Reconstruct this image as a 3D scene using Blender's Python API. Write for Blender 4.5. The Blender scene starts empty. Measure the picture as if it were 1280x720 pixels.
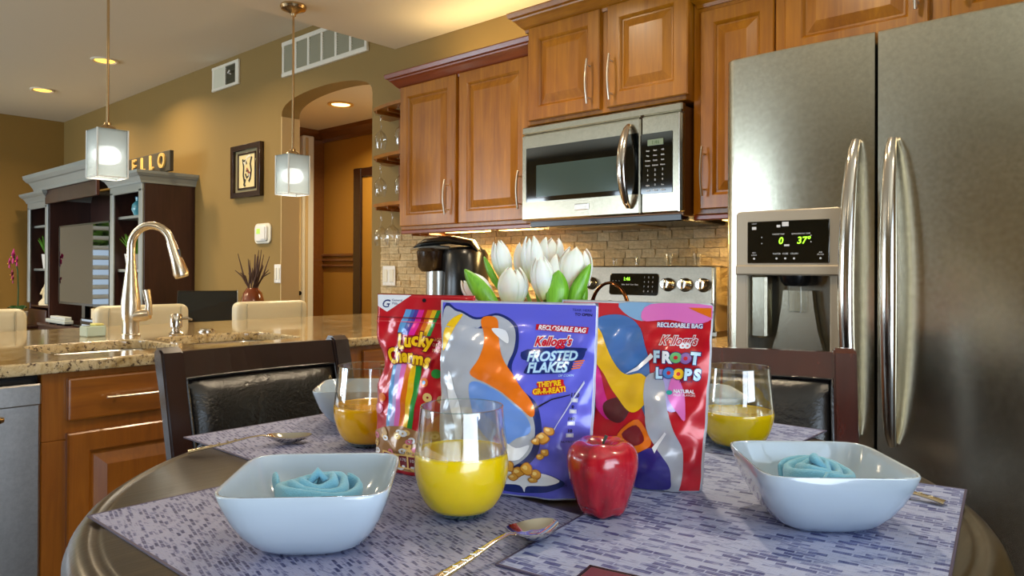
import bpy, bmesh, math, random
from mathutils import Vector, Matrix
PI = math.pi
random.seed(7)
S = bpy.context.scene
C = S.collection

# ---------------------------------------------------------------- camera
CAM = Vector((0, -2.746, 1.166)); FPX = 920.0
yaw, pitch, roll = .7307, .0040, .00405
_f = Vector((-math.sin(yaw)*math.cos(pitch), math.cos(yaw)*math.cos(pitch), math.sin(pitch)))
_r0 = Vector((math.cos(yaw), math.sin(yaw), 0)); _u0 = _r0.cross(_f)
_r = _r0*math.cos(roll)+_u0*math.sin(roll); _u = -_r0*math.sin(roll)+_u0*math.cos(roll)
cd = bpy.data.cameras.new('camera'); cam = bpy.data.objects.new('camera', cd); C.objects.link(cam)
cam.matrix_world = Matrix(((_r.x, _u.x, -_f.x, CAM.x), (_r.y, _u.y, -_f.y, CAM.y), (_r.z, _u.z, -_f.z, CAM.z), (0, 0, 0, 1)))
cd.sensor_width = 36; cd.lens = FPX/1280*36; cd.shift_y = -25/1280; cd.clip_start = .02
S.camera = cam

# ---------------------------------------------------------------- world + light
S.view_settings.view_transform = 'Standard'; S.view_settings.look = 'None'
S.view_settings.exposure = 0.17; S.view_settings.gamma = 1; S.view_settings.use_curve_mapping = False
W = bpy.data.worlds.new('sky'); S.world = W; W.use_nodes = True
bg = W.node_tree.nodes['Background']; bg.inputs[0].default_value = (.62, .80, 1, 1); bg.inputs[1].default_value = 2.2

def area(name, loc, rot, sx, sy, power, col):
    l = bpy.data.lights.new(name, 'AREA'); l.shape = 'RECTANGLE'; l.size = sx; l.size_y = sy
    l.energy = power; l.color = col
    o = bpy.data.objects.new(name, l); C.objects.link(o); o.location = loc; o.rotation_euler = rot
    return o
# daylight of the patio door and rear windows, with fill panels added
area('patio_daylight', (1.57, -3.0, 1.05), (PI/2, 0, PI/2), 2.0, 1.9, 10, (.60, .80, 1))
area('patio_ceiling_fill', (1.57, -3.0, 1.05), (PI/2+.75, 0, PI/2), 2.0, 1.9, 50, (.86, .92, 1))  # added, tilted up from the patio door to brighten the ceiling
area('window_and_fill_light', (-4.6, -6.15, 1.46), (PI/2, 0, 0), 1.7, 1.5, 60, (.72, .87, 1))
area('window_and_fill_light', (-7.5, -6.15, 1.46), (PI/2, 0, 0), 1.7, 1.5, 90, (.80, .90, 1))  # added to brighten the living room; its window is unseen
def can_light(x, y, z, power, col=(1, .74, .42)):
    l = bpy.data.lights.new('can_light', 'AREA'); l.shape = 'DISK'; l.size = .13; l.energy = power; l.color = col; l.spread = 2.6
    o = bpy.data.objects.new('can_light', l); C.objects.link(o); o.location = (x, y, z)
for x, y, p in ((-.9, -1.25, 10), (-2.0, -1.2, 10), (-.6, -4.2, 12), (-2.3, -3.9, 10), (.7, -1.6, 7)):
    can_light(x, y, 2.445, p, (1, .80, .55))
for x, y, p in ((-7.61, -.66, 9), (-6.17, -.61, 9), (-4.75, -.9, 8), (-5.2, -3.0, 26), (-7.4, -3.0, 26), (-6.3, -4.8, 26)):
    can_light(x, y, 2.77, p*1.9, (1, .76, .46))
can_light(-4.74, .57, 2.42, 22, (1, .80, .50))
l = bpy.data.lights.new('hall_fill_light', 'POINT'); l.energy = 9; l.shadow_soft_size = .12; l.color = (1, .84, .58)
o = bpy.data.objects.new('hall_fill_light', l); C.objects.link(o); o.location = (-3.75, .75, 1.6)  # unseen point light added to brighten the hall ceiling and arch jamb
# warm strip lights lying on top of the wall cabinets
for x, y, z, sx, p in ((-2.5, -.16, 2.19, .8, 2.4), (-1.68, -.18, 2.285, .6, 1.2), (-1.1, -.15, 2.23, .25, .8), (-.5, -.18, 2.285, .8, 1.2)):
    area('cabinet_top_light', (x, y, z), (PI, 0, 0), sx, .05, p, (1, .74, .36))

# ---------------------------------------------------------------- materials
def lin(c):
    return tuple(((v/255)/12.92 if v/255 <= .04045 else ((v/255+.055)/1.055)**2.4) for v in c)+(1,)
def nt(name):
    m = bpy.data.materials.new(name); m.use_nodes = True; t = m.node_tree
    return m, t, t.nodes['Principled BSDF']
def P(b, **k):
    for n, v in k.items():
        key = {'rough': 'Roughness', 'metal': 'Metallic', 'coat': 'Coat Weight', 'coatr': 'Coat Roughness', 'ior': 'IOR', 'spec': 'Specular IOR Level', 'sss': 'Subsurface Weight', 'sheen': 'Sheen Weight', 'trans': 'Transmission Weight'}[n]
        b.inputs[key].default_value = v
def solid(name, rgb, rough=.5, metal=0, **k):
    m, t, b = nt(name); b.inputs['Base Color'].default_value = lin(rgb); P(b, rough=rough, metal=metal, **k); return m
def emit(name, rgb, s):
    m, t, b = nt(name); b.inputs['Base Color'].default_value = lin(rgb); b.inputs['Emission Color'].default_value = lin(rgb); b.inputs['Emission Strength'].default_value = s; return m
def coords(t, scale=(1, 1, 1), rot=(0, 0, 0)):
    c = t.nodes.new('ShaderNodeTexCoord'); mp = t.nodes.new('ShaderNodeMapping')
    mp.inputs['Scale'].default_value = scale; mp.inputs['Rotation'].default_value = rot
    t.links.new(c.outputs['Object'], mp.inputs[0]); return mp.outputs[0]
def noise(t, vec, scale, detail=4, rough=.55, dist=0):
    n = t.nodes.new('ShaderNodeTexNoise'); n.inputs['Scale'].default_value = scale; n.inputs['Detail'].default_value = detail
    n.inputs['Roughness'].default_value = rough; n.inputs['Distortion'].default_value = dist
    t.links.new(vec, n.inputs['Vector']); return n.outputs['Fac']
def ramp(t, fac, stops):
    r = t.nodes.new('ShaderNodeValToRGB'); e = r.color_ramp.elements
    while len(e) < len(stops): e.new(.5)
    for el, (p, c) in zip(e, stops): el.position = p; el.color = lin(c)
    t.links.new(fac, r.inputs[0]); return r.outputs[0]
def bump(t, b, h, strength, dist=.002):
    n = t.nodes.new('ShaderNodeBump'); n.inputs['Strength'].default_value = strength; n.inputs['Distance'].default_value = dist
    t.links.new(h, n.inputs['Height']); t.links.new(n.outputs[0], b.inputs['Normal'])
def mix(t, fac, a, b, mode='MIX'):
    m = t.nodes.new('ShaderNodeMix'); m.data_type = 'RGBA'; m.blend_type = mode
    for k, v in ((0, fac), (6, a), (7, b)):
        if hasattr(v, 'links'): t.links.new(v, m.inputs[k])
        else: m.inputs[k].default_value = v
    return m.outputs[2]

def wood(name, c1, c2, c3, rough=.32, coat=.35, grain=(14, 14, 1.1), bs=.15):
    m, t, b = nt(name); v = coords(t, grain)
    n1 = noise(t, v, 3.2, 6, .6, .6); n2 = noise(t, coords(t, (3, 3, 1.5)), 1.6, 3)
    col = ramp(t, n1, [(.25, c1), (.55, c2), (.8, c3)])
    col = mix(t, .35, col, ramp(t, n2, [(.3, c1), (.7, c3)]))
    t.links.new(col, b.inputs['Base Color']); P(b, rough=rough, coat=coat, coatr=.18); bump(t, b, n1, bs, .0006); return m
WOOD = wood('maple', (124, 68, 4), (164, 100, 10), (196, 132, 26), coat=.25, bs=.25)
WOODH = wood('maple_horizontal', (124, 68, 4), (164, 100, 10), (196, 132, 26), coat=.25, grain=(1.4, 1.4, 14))
WOODP = wood('maple_peninsula', (114, 60, 12), (146, 84, 20), (168, 104, 32))
CROWN = wood('maple_crown', (104, 40, 12), (128, 54, 18), (150, 70, 26), grain=(1.4, 14, 14))
ESP = wood('espresso', (30, 14, 10), (40, 20, 14), (54, 28, 20), rough=.26, coat=.5, bs=.08)
ESP_LIT = wood('espresso_lit_red', (44, 14, 9), (62, 20, 12), (80, 28, 16), rough=.22, coat=.6, bs=.05)  # same espresso as the other chairs, red lighting put into its colour
ENT = wood('entertainment_wood', (44, 22, 16), (60, 32, 24), (76, 44, 34), rough=.4, coat=.25)
ENTL = solid('pale_grey_trim', (150, 156, 152), .32)
TABLEW = wood('table_wood', (34, 26, 16), (52, 40, 26), (74, 60, 42), rough=.30, coat=.35, grain=(34, 2.2, 6), bs=.6)

def paint(name, rgb, rough=.75, bs=.12):
    m, t, b = nt(name); n = noise(t, coords(t), 60, 3); b.inputs['Base Color'].default_value = lin(rgb); P(b, rough=rough); bump(t, b, n, bs, .002); return m
WALL = paint('olive_tan_paint', (140, 114, 60)); WALLFAR = paint('warm_lit_tan_paint', (142, 108, 44)); HALLW = paint('amber_paint', (164, 118, 42), .5)  # far wall is the same tan paint, warm light put into its colour
CEIL = paint('cream_ceiling', (226, 216, 192), .85); TRIM = solid('white_trim', (226, 222, 204), .4); CREAMW = paint('cream_door_lit_reveal', (206, 180, 128))
HTRIM = wood('hall_wood_trim', (96, 54, 16), (112, 66, 22), (124, 76, 28), grain=(1.4, 14, 14))
FLOOR = wood('floor_wood', (24, 17, 15), (32, 23, 20), (42, 30, 25), rough=.45, coat=.1, grain=(1.5, 16, 4))

def granite():
    m, t, b = nt('granite'); v = coords(t)
    n1 = noise(t, v, 9, 8, .7, 1.2); n2 = noise(t, v, 75, 4, .7); n3 = noise(t, v, 210, 2)
    col = ramp(t, n1, [(.3, (120, 92, 50)), (.45, (176, 150, 102)), (.58, (206, 186, 146)), (.75, (150, 112, 58))])
    col = mix(t, ramp(t, n2, [(.37, (255, 255, 255)), (.47, (0, 0, 0))]), col, lin((74, 56, 44)))
    col = mix(t, ramp(t, n3, [(.60, (0, 0, 0)), (.68, (150, 150, 150))]), col, lin((230, 216, 190)))
    t.links.new(col, b.inputs['Base Color']); P(b, rough=.12, coat=.4, coatr=.05); return m
GRAN = granite()
def stone():
    m, t, b = nt('split_travertine'); oi = t.nodes.new('ShaderNodeObjectInfo')
    c = ramp(t, oi.outputs['Random'], [(0, (176, 148, 100)), (.3, (206, 182, 134)), (.6, (222, 202, 158)), (.85, (190, 158, 106)), (1, (232, 214, 176))])
    v = coords(t, (3, 30, 1.6)); n = noise(t, v, 1.6, 7, .7)
    col = mix(t, .5, c, ramp(t, n, [(.3, (150, 120, 76)), (.6, (222, 200, 156))])); t.links.new(col, b.inputs['Base Color'])
    P(b, rough=.6); bump(t, b, n, .8, .012); return m
STONE = stone(); GROUT = solid('grout', (150, 124, 84), .9)
def steel(name, rgb, rough, sc=(220, 220, 2.5), bs=.05):
    m, t, b = nt(name); n = noise(t, coords(t, sc), 1, 3); n2 = noise(t, coords(t), 90, 5, .7)
    t.links.new(ramp(t, n2, [(.35, tuple(int(c*.955) for c in rgb)), (.65, tuple(min(255, int(c*1.03)) for c in rgb))]), b.inputs['Base Color']); P(b, metal=1)
    r = t.nodes.new('ShaderNodeMapRange'); r.inputs[3].default_value = rough-.02; r.inputs[4].default_value = rough+.03
    t.links.new(n2, r.inputs[0]); t.links.new(r.outputs[0], b.inputs['Roughness']); bump(t, b, n, bs, .0005); return m
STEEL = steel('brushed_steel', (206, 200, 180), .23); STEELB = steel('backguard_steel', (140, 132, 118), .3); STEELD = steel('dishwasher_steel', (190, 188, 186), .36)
STEELM = steel('microwave_steel', (168, 162, 142), .25, (2.5, 2.5, 220), .02)
CHROME = solid('polished_steel', (214, 208, 198), .17, 1); NICKEL = solid('brushed_nickel', (226, 218, 200), .34, .85)
BRONZE = solid('warm_nickel', (200, 172, 130), .24, 1); FAUC = solid('faucet_nickel', (232, 220, 198), .27, 1)
BLACK = solid('black_plastic', (14, 14, 15), .25); BLKG = solid('black_glass', (6, 10, 10), .05, coat=1); GREYP = solid('warm_grey_plastic', (158, 146, 126), .35, .25)
DGREY = solid('dark_recess', (38, 36, 33), .3, .4); WHITE = solid('white_plastic', (232, 232, 228), .4)
CERAM = solid('white_ceramic', (176, 192, 207), .12, coat=1, coatr=.03); TEAL = None
CREAML = solid('cream_leather', (222, 212, 180), .4); SEAM = solid('cream_piping', (196, 186, 156), .5)
MWIN = solid('oven_window', (66, 84, 80), .12, .2, coat=1)
def leather():
    m, t, b = nt('black_leather'); v = coords(t); n = noise(t, v, 160, 4, .6); n2 = noise(t, v, 14, 4, .6, .8)
    b.inputs['Base Color'].default_value = lin((20, 18, 18)); b.inputs['Specular IOR Level'].default_value = .6
    r = t.nodes.new('ShaderNodeMapRange'); r.inputs[3].default_value = .14; r.inputs[4].default_value = .34
    t.links.new(n2, r.inputs[0]); t.links.new(r.outputs[0], b.inputs['Roughness'])
    a = t.nodes.new('ShaderNodeMath'); a.operation = 'MULTIPLY_ADD'; a.inputs[1].default_value = .3; t.links.new(n, a.inputs[0]); t.links.new(n2, a.inputs[2])
    bump(t, b, a.outputs[0], .5, .006); return m
LEATH = leather()
def cloth(name, rgb, sc=700):
    m, t, b = nt(name); n = noise(t, coords(t), sc, 2); n2 = noise(t, coords(t), 60, 4)
    b.inputs['Base Color'].default_value = lin(rgb); P(b, rough=.85, sheen=.3); a = t.nodes.new('ShaderNodeMath'); a.operation = 'ADD'
    t.links.new(n, a.inputs[0]); t.links.new(n2, a.inputs[1]); bump(t, b, a.outputs[0], .5, .002); return m
NAP = cloth('aqua_cotton', (112, 178, 208))
def woven(name, bw, bh, light, dark, rot=0):
    m, t, b = nt(name); v = coords(t, (1, 1, 1), (0, 0, rot))
    br = t.nodes.new('ShaderNodeTexBrick'); br.offset = .5; br.inputs['Scale'].default_value = 1
    br.inputs['Brick Width'].default_value = bw; br.inputs['Row Height'].default_value = bh; br.inputs['Mortar Size'].default_value = .0011; br.inputs['Mortar Smooth'].default_value = .6
    br.inputs['Color1'].default_value = (0, 0, 0, 1); br.inputs['Color2'].default_value = (1, 1, 1, 1); br.inputs['Mortar'].default_value = (.75, .75, .75, 1)
    t.links.new(v, br.inputs['Vector'])
    vs = coords(t, (90, 420, 1), (0, 0, rot)); n = noise(t, vs, 1, 3); n2 = noise(t, v, 45, 3)
    s = t.nodes.new('ShaderNodeMath'); s.operation = 'MULTIPLY_ADD'; s.inputs[1].default_value = .5
    r = t.nodes.new('ShaderNodeRGBToBW'); t.links.new(br.outputs['Color'], r.inputs[0]); t.links.new(r.outputs[0], s.inputs[0]); t.links.new(n, s.inputs[2])
    s2 = t.nodes.new('ShaderNodeMath'); s2.operation = 'MULTIPLY_ADD'; s2.inputs[1].default_value = .35; t.links.new(n2, s2.inputs[0]); t.links.new(s.outputs[0], s2.inputs[2])
    mid = tuple((a+b_)//2 for a, b_ in zip(light, dark))
    col = ramp(t, s2.outputs[0], [(.62, dark), (.84, mid), (1.06, light)])
    # fine open weave
    w = t.nodes.new('ShaderNodeTexWave'); w.inputs['Scale'].default_value = 160; w.wave_type = 'BANDS'; w.bands_direction = 'X'; t.links.new(v, w.inputs[0])
    w2 = t.nodes.new('ShaderNodeTexWave'); w2.inputs['Scale'].default_value = 160; w2.wave_type = 'BANDS'; w2.bands_direction = 'Y'; t.links.new(v, w2.inputs[0])
    mm = t.nodes.new('ShaderNodeMath'); mm.operation = 'MULTIPLY'; t.links.new(w.outputs['Fac'], mm.inputs[0]); t.links.new(w2.outputs['Fac'], mm.inputs[1])
    col = mix(t, ramp(t, mm.outputs[0], [(.1, (0, 0, 0)), (.6, (90, 90, 90))]), col, lin(tuple(min(255, c+30) for c in light)))
    t.links.new(col, b.inputs['Base Color']); P(b, rough=.5); bump(t, b, s2.outputs[0], .7, .0015); return m
MAT_A = woven('woven_vinyl_blue', .018, .0075, (150, 162, 200), (30, 42, 112)); MAT_B = woven('woven_vinyl_fine', .012, .0045, (144, 148, 180), (26, 32, 86), .25)
def clear(name, tint=(1, 1, 1, 1), edge=.75):
    m = bpy.data.materials.new(name); m.use_nodes = True; t = m.node_tree; t.nodes.remove(t.nodes['Principled BSDF']); out = t.nodes['Material Output']
    tr = t.nodes.new('ShaderNodeBsdfTransparent'); tr.inputs[0].default_value = tint; gl = t.nodes.new('ShaderNodeBsdfGlossy'); gl.inputs['Roughness'].default_value = .015
    lw = t.nodes.new('ShaderNodeLayerWeight'); lw.inputs[0].default_value = .28; r = t.nodes.new('ShaderNodeMapRange'); r.inputs[3].default_value = .07; r.inputs[4].default_value = edge
    t.links.new(lw.outputs['Facing'], r.inputs[0]); ms = t.nodes.new('ShaderNodeMixShader')
    t.links.new(r.outputs[0], ms.inputs[0]); t.links.new(tr.outputs[0], ms.inputs[1]); t.links.new(gl.outputs[0], ms.inputs[2]); t.links.new(ms.outputs[0], out.inputs[0]); return m
GLASS = clear('clear_glass', (.985, .995, .99, 1), .85); GLASSB = solid('glass_base', (64, 96, 74), .08, coat=1)
JUICE = solid('orange_juice', (226, 196, 0), .25, coat=1, coatr=.02, sss=.1); JUICE.node_tree.nodes['Principled BSDF'].inputs['Subsurface Scale'].default_value = .01
JUICEO = solid('deep_orange_juice', (236, 178, 0), .25, coat=1, coatr=.02)

# ---------------------------------------------------------------- builders
def tag(o, label=None, cat=None, group=None, kind=None):
    if label: o['label'] = label
    if cat: o['category'] = cat
    if group: o['group'] = group
    if kind: o['kind'] = kind
    return o
def empty(name, loc=(0, 0, 0), rz=0, label=None, cat=None, group=None):
    o = bpy.data.objects.new(name, None); C.objects.link(o); o.location = loc; o.rotation_euler = (0, 0, rz); o.empty_display_size = .05
    return tag(o, label, cat, group)
def rootmat(o):
    m = Matrix.Identity(4)
    while o:
        m = (Matrix.Translation(o.location) @ o.rotation_euler.to_matrix().to_4x4()) @ m; o = o.parent
    return m
def obj(name, bm, mat, parent=None, smooth=False, world=False, angle=None):
    """link a bmesh as one object; world=True: bmesh is in world space"""
    if world and parent: bm.transform(rootmat(parent).inverted())
    me = bpy.data.meshes.new(name); bm.normal_update(); bm.to_mesh(me); bm.free()
    for m in (mat if isinstance(mat, (list, tuple)) else [mat]): me.materials.append(m)
    if smooth:
        for p in me.polygons: p.use_smooth = True
        me.set_sharp_from_angle(angle=math.radians(angle or 40))
    o = bpy.data.objects.new(name, me); C.objects.link(o); o.parent = parent
    return o
def struct(name, bm, mat, parent=None, **k):
    o = obj(name, bm, mat, parent, **k); o['kind'] = 'structure'; return o
def dup(root, loc=None, rz=None, parent=None):
    r = root.copy(); C.objects.link(r)
    if parent: r.parent = parent
    if loc is not None: r.location = loc
    if rz is not None: r.rotation_euler = (0, 0, rz)
    for ch in list(root.children): dup(ch, parent=r)
    return r
def B(): return bmesh.new()
def box(bm, x0, x1, y0, y1, z0, z1, bev=0, seg=1, mi=0):
    t = bmesh.new(); bmesh.ops.create_cube(t, size=1)
    bmesh.ops.transform(t, matrix=Matrix.Translation(((x0+x1)/2, (y0+y1)/2, (z0+z1)/2)) @ Matrix.Diagonal((abs(x1-x0), abs(y1-y0), abs(z1-z0), 1)), verts=t.verts)
    if bev: bmesh.ops.bevel(t, geom=t.edges[:], offset=bev, segments=seg, affect='EDGES', profile=.5)
    add(bm, t, mi=mi); return bm
def add(bm, t, M=None, mi=None):
    if M is not None: t.transform(M)
    if mi is not None:
        for f in t.faces: f.material_index = mi
    me = bpy.data.meshes.new('tmp'); t.to_mesh(me); t.free(); bm.from_mesh(me); bpy.data.meshes.remove(me)
def lathe(bm, prof, n=32, c=(0, 0, 0), mi=0, fn=None):
    rings = []
    for r, z in prof:
        ring = []
        for i in range(n):
            a = 2*PI*i/n; rr = r; zz = z
            if fn: rr, zz = fn(a, r, z)
            ring.append(bm.verts.new((c[0]+rr*math.cos(a), c[1]+rr*math.sin(a), c[2]+zz)))
        rings.append(ring)
    for a, b in zip(rings, rings[1:]):
        for i in range(n):
            f = bm.faces.new((a[i], a[(i+1) % n], b[(i+1) % n], b[i])); f.material_index = mi
    if prof[0][0] > 0 and prof[0] != prof[-1]:
        f = bm.faces.new(rings[0][::-1]); f.material_index = mi
        f = bm.faces.new(rings[-1]); f.material_index = mi
    return bm
def cyl(bm, r, p0, p1, n=20, r1=None, mi=0, cap=True):
    return tube(bm, [p0, p1], [r, r if r1 is None else r1], n, mi)
def tube(bm, pts, rad, n=10, mi=0, flat=None, up=None):
    """tube along points; rad number or list; flat=(a,b) elliptical multipliers"""
    pts = [Vector(p) for p in pts]; k = len(pts)
    if not isinstance(rad, (list, tuple)): rad = [rad]*k
    rings = []; prev = None
    for i, p in enumerate(pts):
        d = (pts[min(i+1, k-1)]-pts[max(i-1, 0)]).normalized()
        if prev is None:
            ref = Vector(up) if up else (Vector((0, 0, 1)) if abs(d.z) < .9 else Vector((1, 0, 0)))
            a = d.cross(ref).normalized()
        else:
            a = (prev-d*prev.dot(d)).normalized()
        prev = a; b = a.cross(d).normalized(); fa, fb = flat or (1, 1)
        rings.append([bm.verts.new(p+(a*math.cos(2*PI*j/n)*fa+b*math.sin(2*PI*j/n)*fb)*rad[i]) for j in range(n)])
    for x, y in zip(rings, rings[1:]):
        for j in range(n):
            f = bm.faces.new((x[j], x[(j+1) % n], y[(j+1) % n], y[j])); f.material_index = mi
    for rg in (rings[0][::-1], rings[-1]):
        f = bm.faces.new(rg); f.material_index = mi
    bmesh.ops.recalc_face_normals(bm, faces=bm.faces[:])
    return bm
def prism(bm, poly, axis, a, b, mi=0):
    """extrude 2D polygon along axis 'x','y','z' from a to b"""
    def pt(p, h): return {'x': (h, p[0], p[1]), 'y': (p[0], h, p[1]), 'z': (p[0], p[1], h)}[axis]
    A = [bm.verts.new(pt(p, a)) for p in poly]; Bv = [bm.verts.new(pt(p, b)) for p in poly]; n = len(poly); fs = []
    fs.append(bm.faces.new(A)); fs.append(bm.faces.new(Bv[::-1]))
    for i in range(n): fs.append(bm.faces.new((A[i], Bv[i], Bv[(i+1) % n], A[(i+1) % n])))
    for f in fs: f.material_index = mi
    bmesh.ops.recalc_face_normals(bm, faces=fs); return bm
def curve_bm(cu):
    o = bpy.data.objects.new('tmp', cu); C.objects.link(o); dg = bpy.context.evaluated_depsgraph_get()
    me = bpy.data.meshes.new_from_object(o.evaluated_get(dg)); bm = bmesh.new(); bm.from_mesh(me)
    bpy.data.objects.remove(o); bpy.data.curves.remove(cu); bpy.data.meshes.remove(me); return bm
def plate(outer, holes, thick, bev=0):
    """2D outline with holes in XY, extruded by thick in z (0..-thick)"""
    cu = bpy.data.curves.new('tmp', 'CURVE'); cu.dimensions = '2D'; cu.fill_mode = 'BOTH'; cu.extrude = thick/2-bev; cu.bevel_depth = bev; cu.bevel_resolution = 2; cu.offset = -bev
    for ps in [outer]+holes:
        s = cu.splines.new('POLY'); s.points.add(len(ps)-1); s.use_cyclic_u = True
        for p, q in zip(s.points, ps): p.co = (q[0], q[1], 0, 1)
    bm = curve_bm(cu); bm.transform(Matrix.Translation((0, 0, -thick/2))); return bm
def rrect(x0, x1, y0, y1, r, n=6):
    out = []
    for cx, cy, a0 in ((x1-r, y1-r, 0), (x0+r, y1-r, PI/2), (x0+r, y0+r, PI), (x1-r, y0+r, 1.5*PI)):
        for i in range(n+1): a = a0+PI/2*i/n; out.append((cx+r*math.cos(a), cy+r*math.sin(a)))
    return out
def text_bm(s, size, offset=0, shear=0, align='CENTER', space=1.0):
    cu = bpy.data.curves.new('tmp', 'FONT'); cu.body = s; cu.size = size; cu.offset = offset; cu.shear = shear; cu.align_x = align; cu.space_character = space
    cu.resolution_u = 3; return curve_bm(cu)
XZ = Matrix(((1, 0, 0, 0), (0, 0, -1, 0), (0, 1, 0, 0), (0, 0, 0, 1)))   # XY drawing -> faces -y, x right, y up
def face_text(s, size, x, y, z, mat, parent, name='lettering', **k):
    bm = text_bm(s, size, **k); bm.transform(Matrix.Translation((x, y, z)) @ XZ); return obj(name, bm, mat, parent, world=True)
def quadxz(bm, x0, x1, z0, z1, y, mi=0):
    f = bm.faces.new([bm.verts.new(p) for p in ((x0, y, z0), (x1, y, z0), (x1, y, z1), (x0, y, z1))]); f.material_index = mi; return bm

# ================================================================ ROOM
T2 = .14
# kitchen / living back wall with arched opening (x,z outline extruded to +y)
arch = []
for i in range(21):
    a = PI-PI*i/20; arch.append((-4.113+.513*math.cos(a), 2.235+.135*abs(math.sin(a))**.7))
outl = [(-9.12, 0), (-4.626, 0)]+arch+[(-3.6, 0), (1.7, 0), (1.7, 2.79), (-9.12, 2.79)]
bm = plate(outl, [], T2); bm.transform(Matrix.Translation((0, 0, 0)) @ XZ)
struct('wall_back', bm, WALL)
bm = B(); box(bm, -9.26, -9.12, -.72, .2, 0, 2.79); box(bm, -9.26, -9.12, -6.2, -3.0, 0, 2.79)
box(bm, -9.26, -9.12, -3.0, -.72, 0, .6); box(bm, -9.26, -9.12, -3.0, -.72, 2.15, 2.79); struct('wall_left', bm, WALLFAR)
bm = B(); box(bm, 1.6, 1.74, -1.95, 0, 0, 2.79); box(bm, 1.6, 1.74, -6.2, -4.05, 0, 2.79); box(bm, 1.6, 1.74, -4.05, -1.95, 2.08, 2.79); struct('wall_right', bm, WALL)
bm = B()
for y in (-4.05, -3.03, -2.0): box(bm, 1.64, 1.70, y, y+.05, 0, 2.08)
box(bm, 1.64, 1.70, -4.05, -1.95, 2.03, 2.08); box(bm, 1.64, 1.70, -4.05, -1.95, 0, .05); struct('door_3', bm, TRIM)
bm = B()   # wall behind the camera, three window openings
def wall_open(bm, xs, z0, z1, y0, y1, X0, X1, top):
    box(bm, X0, X1, y0, y1, 0, z0); box(bm, X0, X1, y0, y1, z1, top); c = X0
    for a, b in xs: box(bm, c, a, y0, y1, z0, z1); c = b
    box(bm, c, X1, y0, y1, z0, z1)
wall_open(bm, [(-8.4, -6.6), (-5.5, -3.7)], .68, 2.25, -6.34, -6.2, -9.26, 1.74, 2.79); struct('wall_front', bm, WALL)
bm = B(); box(bm, -9.3, 1.8, -6.4, 2.2, -.1, 0); struct('floor', bm, FLOOR)
bm = B(); box(bm, -9.3, 1.8, -6.4, .14, 2.79, 2.93); struct('ceiling', bm, CEIL)
bm = B(); box(bm, -3.386, 1.6, -6.2, 0, 2.46, 2.785, .004); struct('ceiling', bm, CEIL)
for i, (a, b) in enumerate(((-5.5, -3.7), (-8.4, -6.6))):  # second window is unseen, added to light the living room
    bm = B()
    for x0, x1, z0, z1 in ((a, a+.06, .68, 2.25), (b-.06, b, .68, 2.25), (a, b, .68, .74), (a, b, 2.19, 2.25), ((a+b)/2-.025, (a+b)/2+.025, .68, 2.25)): box(bm, x0, x1, -6.3, -6.22, z0, z1)
    struct('window_%d' % (i+1), bm, TRIM)
# shuttered window of the left wall (mirrored in the television)
w = struct('window_3', box(B(), -9.2, -9.12, -2.98, -2.9, .62, 2.13), TRIM)
bm = B(); box(bm, -9.2, -9.1, -1.10, -.74, .60, 2.15); box(bm, -9.2, -9.1, -3.0, -1.1, .6, .68); box(bm, -9.2, -9.1, -3.0, -1.1, 2.07, 2.15); box(bm, -9.2, -9.1, -2.1, -2.02, .68, 2.07)
obj('window_frame', bm, TRIM, w, world=True)
for k in range(12):
    for y0, y1 in ((-2.02, -1.1), (-2.9, -2.1)):
        bm = B(); box(bm, -.045, .045, y0, y1, -.006, .006, .003)
        o = obj('slat', bm, TRIM, w); o.location = (-9.15, 0, .74+k*.112); o.rotation_euler = (0, .5, 0)
# outside: lawn and hedge seen through the shutters
bm = B(); box(bm, -30, -9.4, -14, 8, -.3, -.2); struct('ground', bm, solid('driveway', (214, 196, 176), .9))
m_, t_, b_ = nt('hedge'); t_.links.new(ramp(t_, noise(t_, coords(t_), 4, 8, .7), [(.3, (60, 100, 20)), (.6, (150, 190, 60)), (.8, (210, 230, 120))]), b_.inputs['Base Color'])
hb = B(); bmesh.ops.create_grid(hb, x_segments=60, y_segments=24, size=1); rd = random.Random(9)
for v in hb.verts: v.co = Vector((-12.6+rd.uniform(-.25, .25), -2.6+v.co.x*3.2, 2.15+v.co.y*.65+rd.uniform(-.05, .05)))
tag(obj('hedge', hb, m_), 'leafy green hedge outside, seen only mirrored in the television', 'hedge')
r = empty('sideboard', (-1.4, -5.95, 0), 0, 'low dark sideboard behind the camera, added to darken the refrigerator reflection', 'sideboard')  # unseen, added to darken the lower reflection in the refrigerator
obj('carcass', box(B(), -3.4, .7, -6.18, -5.72, .05, .66, .006), ESP, r, world=True); obj('top', box(B(), -3.43, .73, -6.19, -5.69, .66, .69, .005), ESP, r, world=True)
for i in range(6): obj('door', box(B(), -3.38+i*.682, -3.38+i*.682+.67, -5.72, -5.70, .08, .64, .006), ESP, r, world=True)
# hallway behind the arch
bm = B(); box(bm, -6.0, -5.86, .14, 1.3, 0, 2.44); struct('wall_hall_left', bm, HALLW)
bm = B(); box(bm, -5.86, -3.0, 1.16, 1.3, 0, 2.44); struct('wall_hall_back', bm, HALLW)
bm = B(); box(bm, -3.1, -3.0, .14, 1.16, 0, 2.44); struct('wall_hall_right', bm, HALLW)
bm = B(); box(bm, -6.0, -3.0, .14, 1.3, 2.44, 2.5); struct('ceiling', bm, CEIL)
bm = B(); prism(bm, [(1.16, 2.44), (1.06, 2.44), (1.07, 2.41), (1.13, 2.37), (1.14, 2.34), (1.16, 2.34)], 'x', -5.86, -3.1); struct('trim_1', bm, HTRIM)
bm = B(); prism(bm, [(-5.86, 2.44), (-5.78, 2.44), (-5.79, 2.41), (-5.84, 2.38), (-5.86, 2.36)], 'y', .14, 1.16); struct('trim_2', bm, HTRIM)
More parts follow.
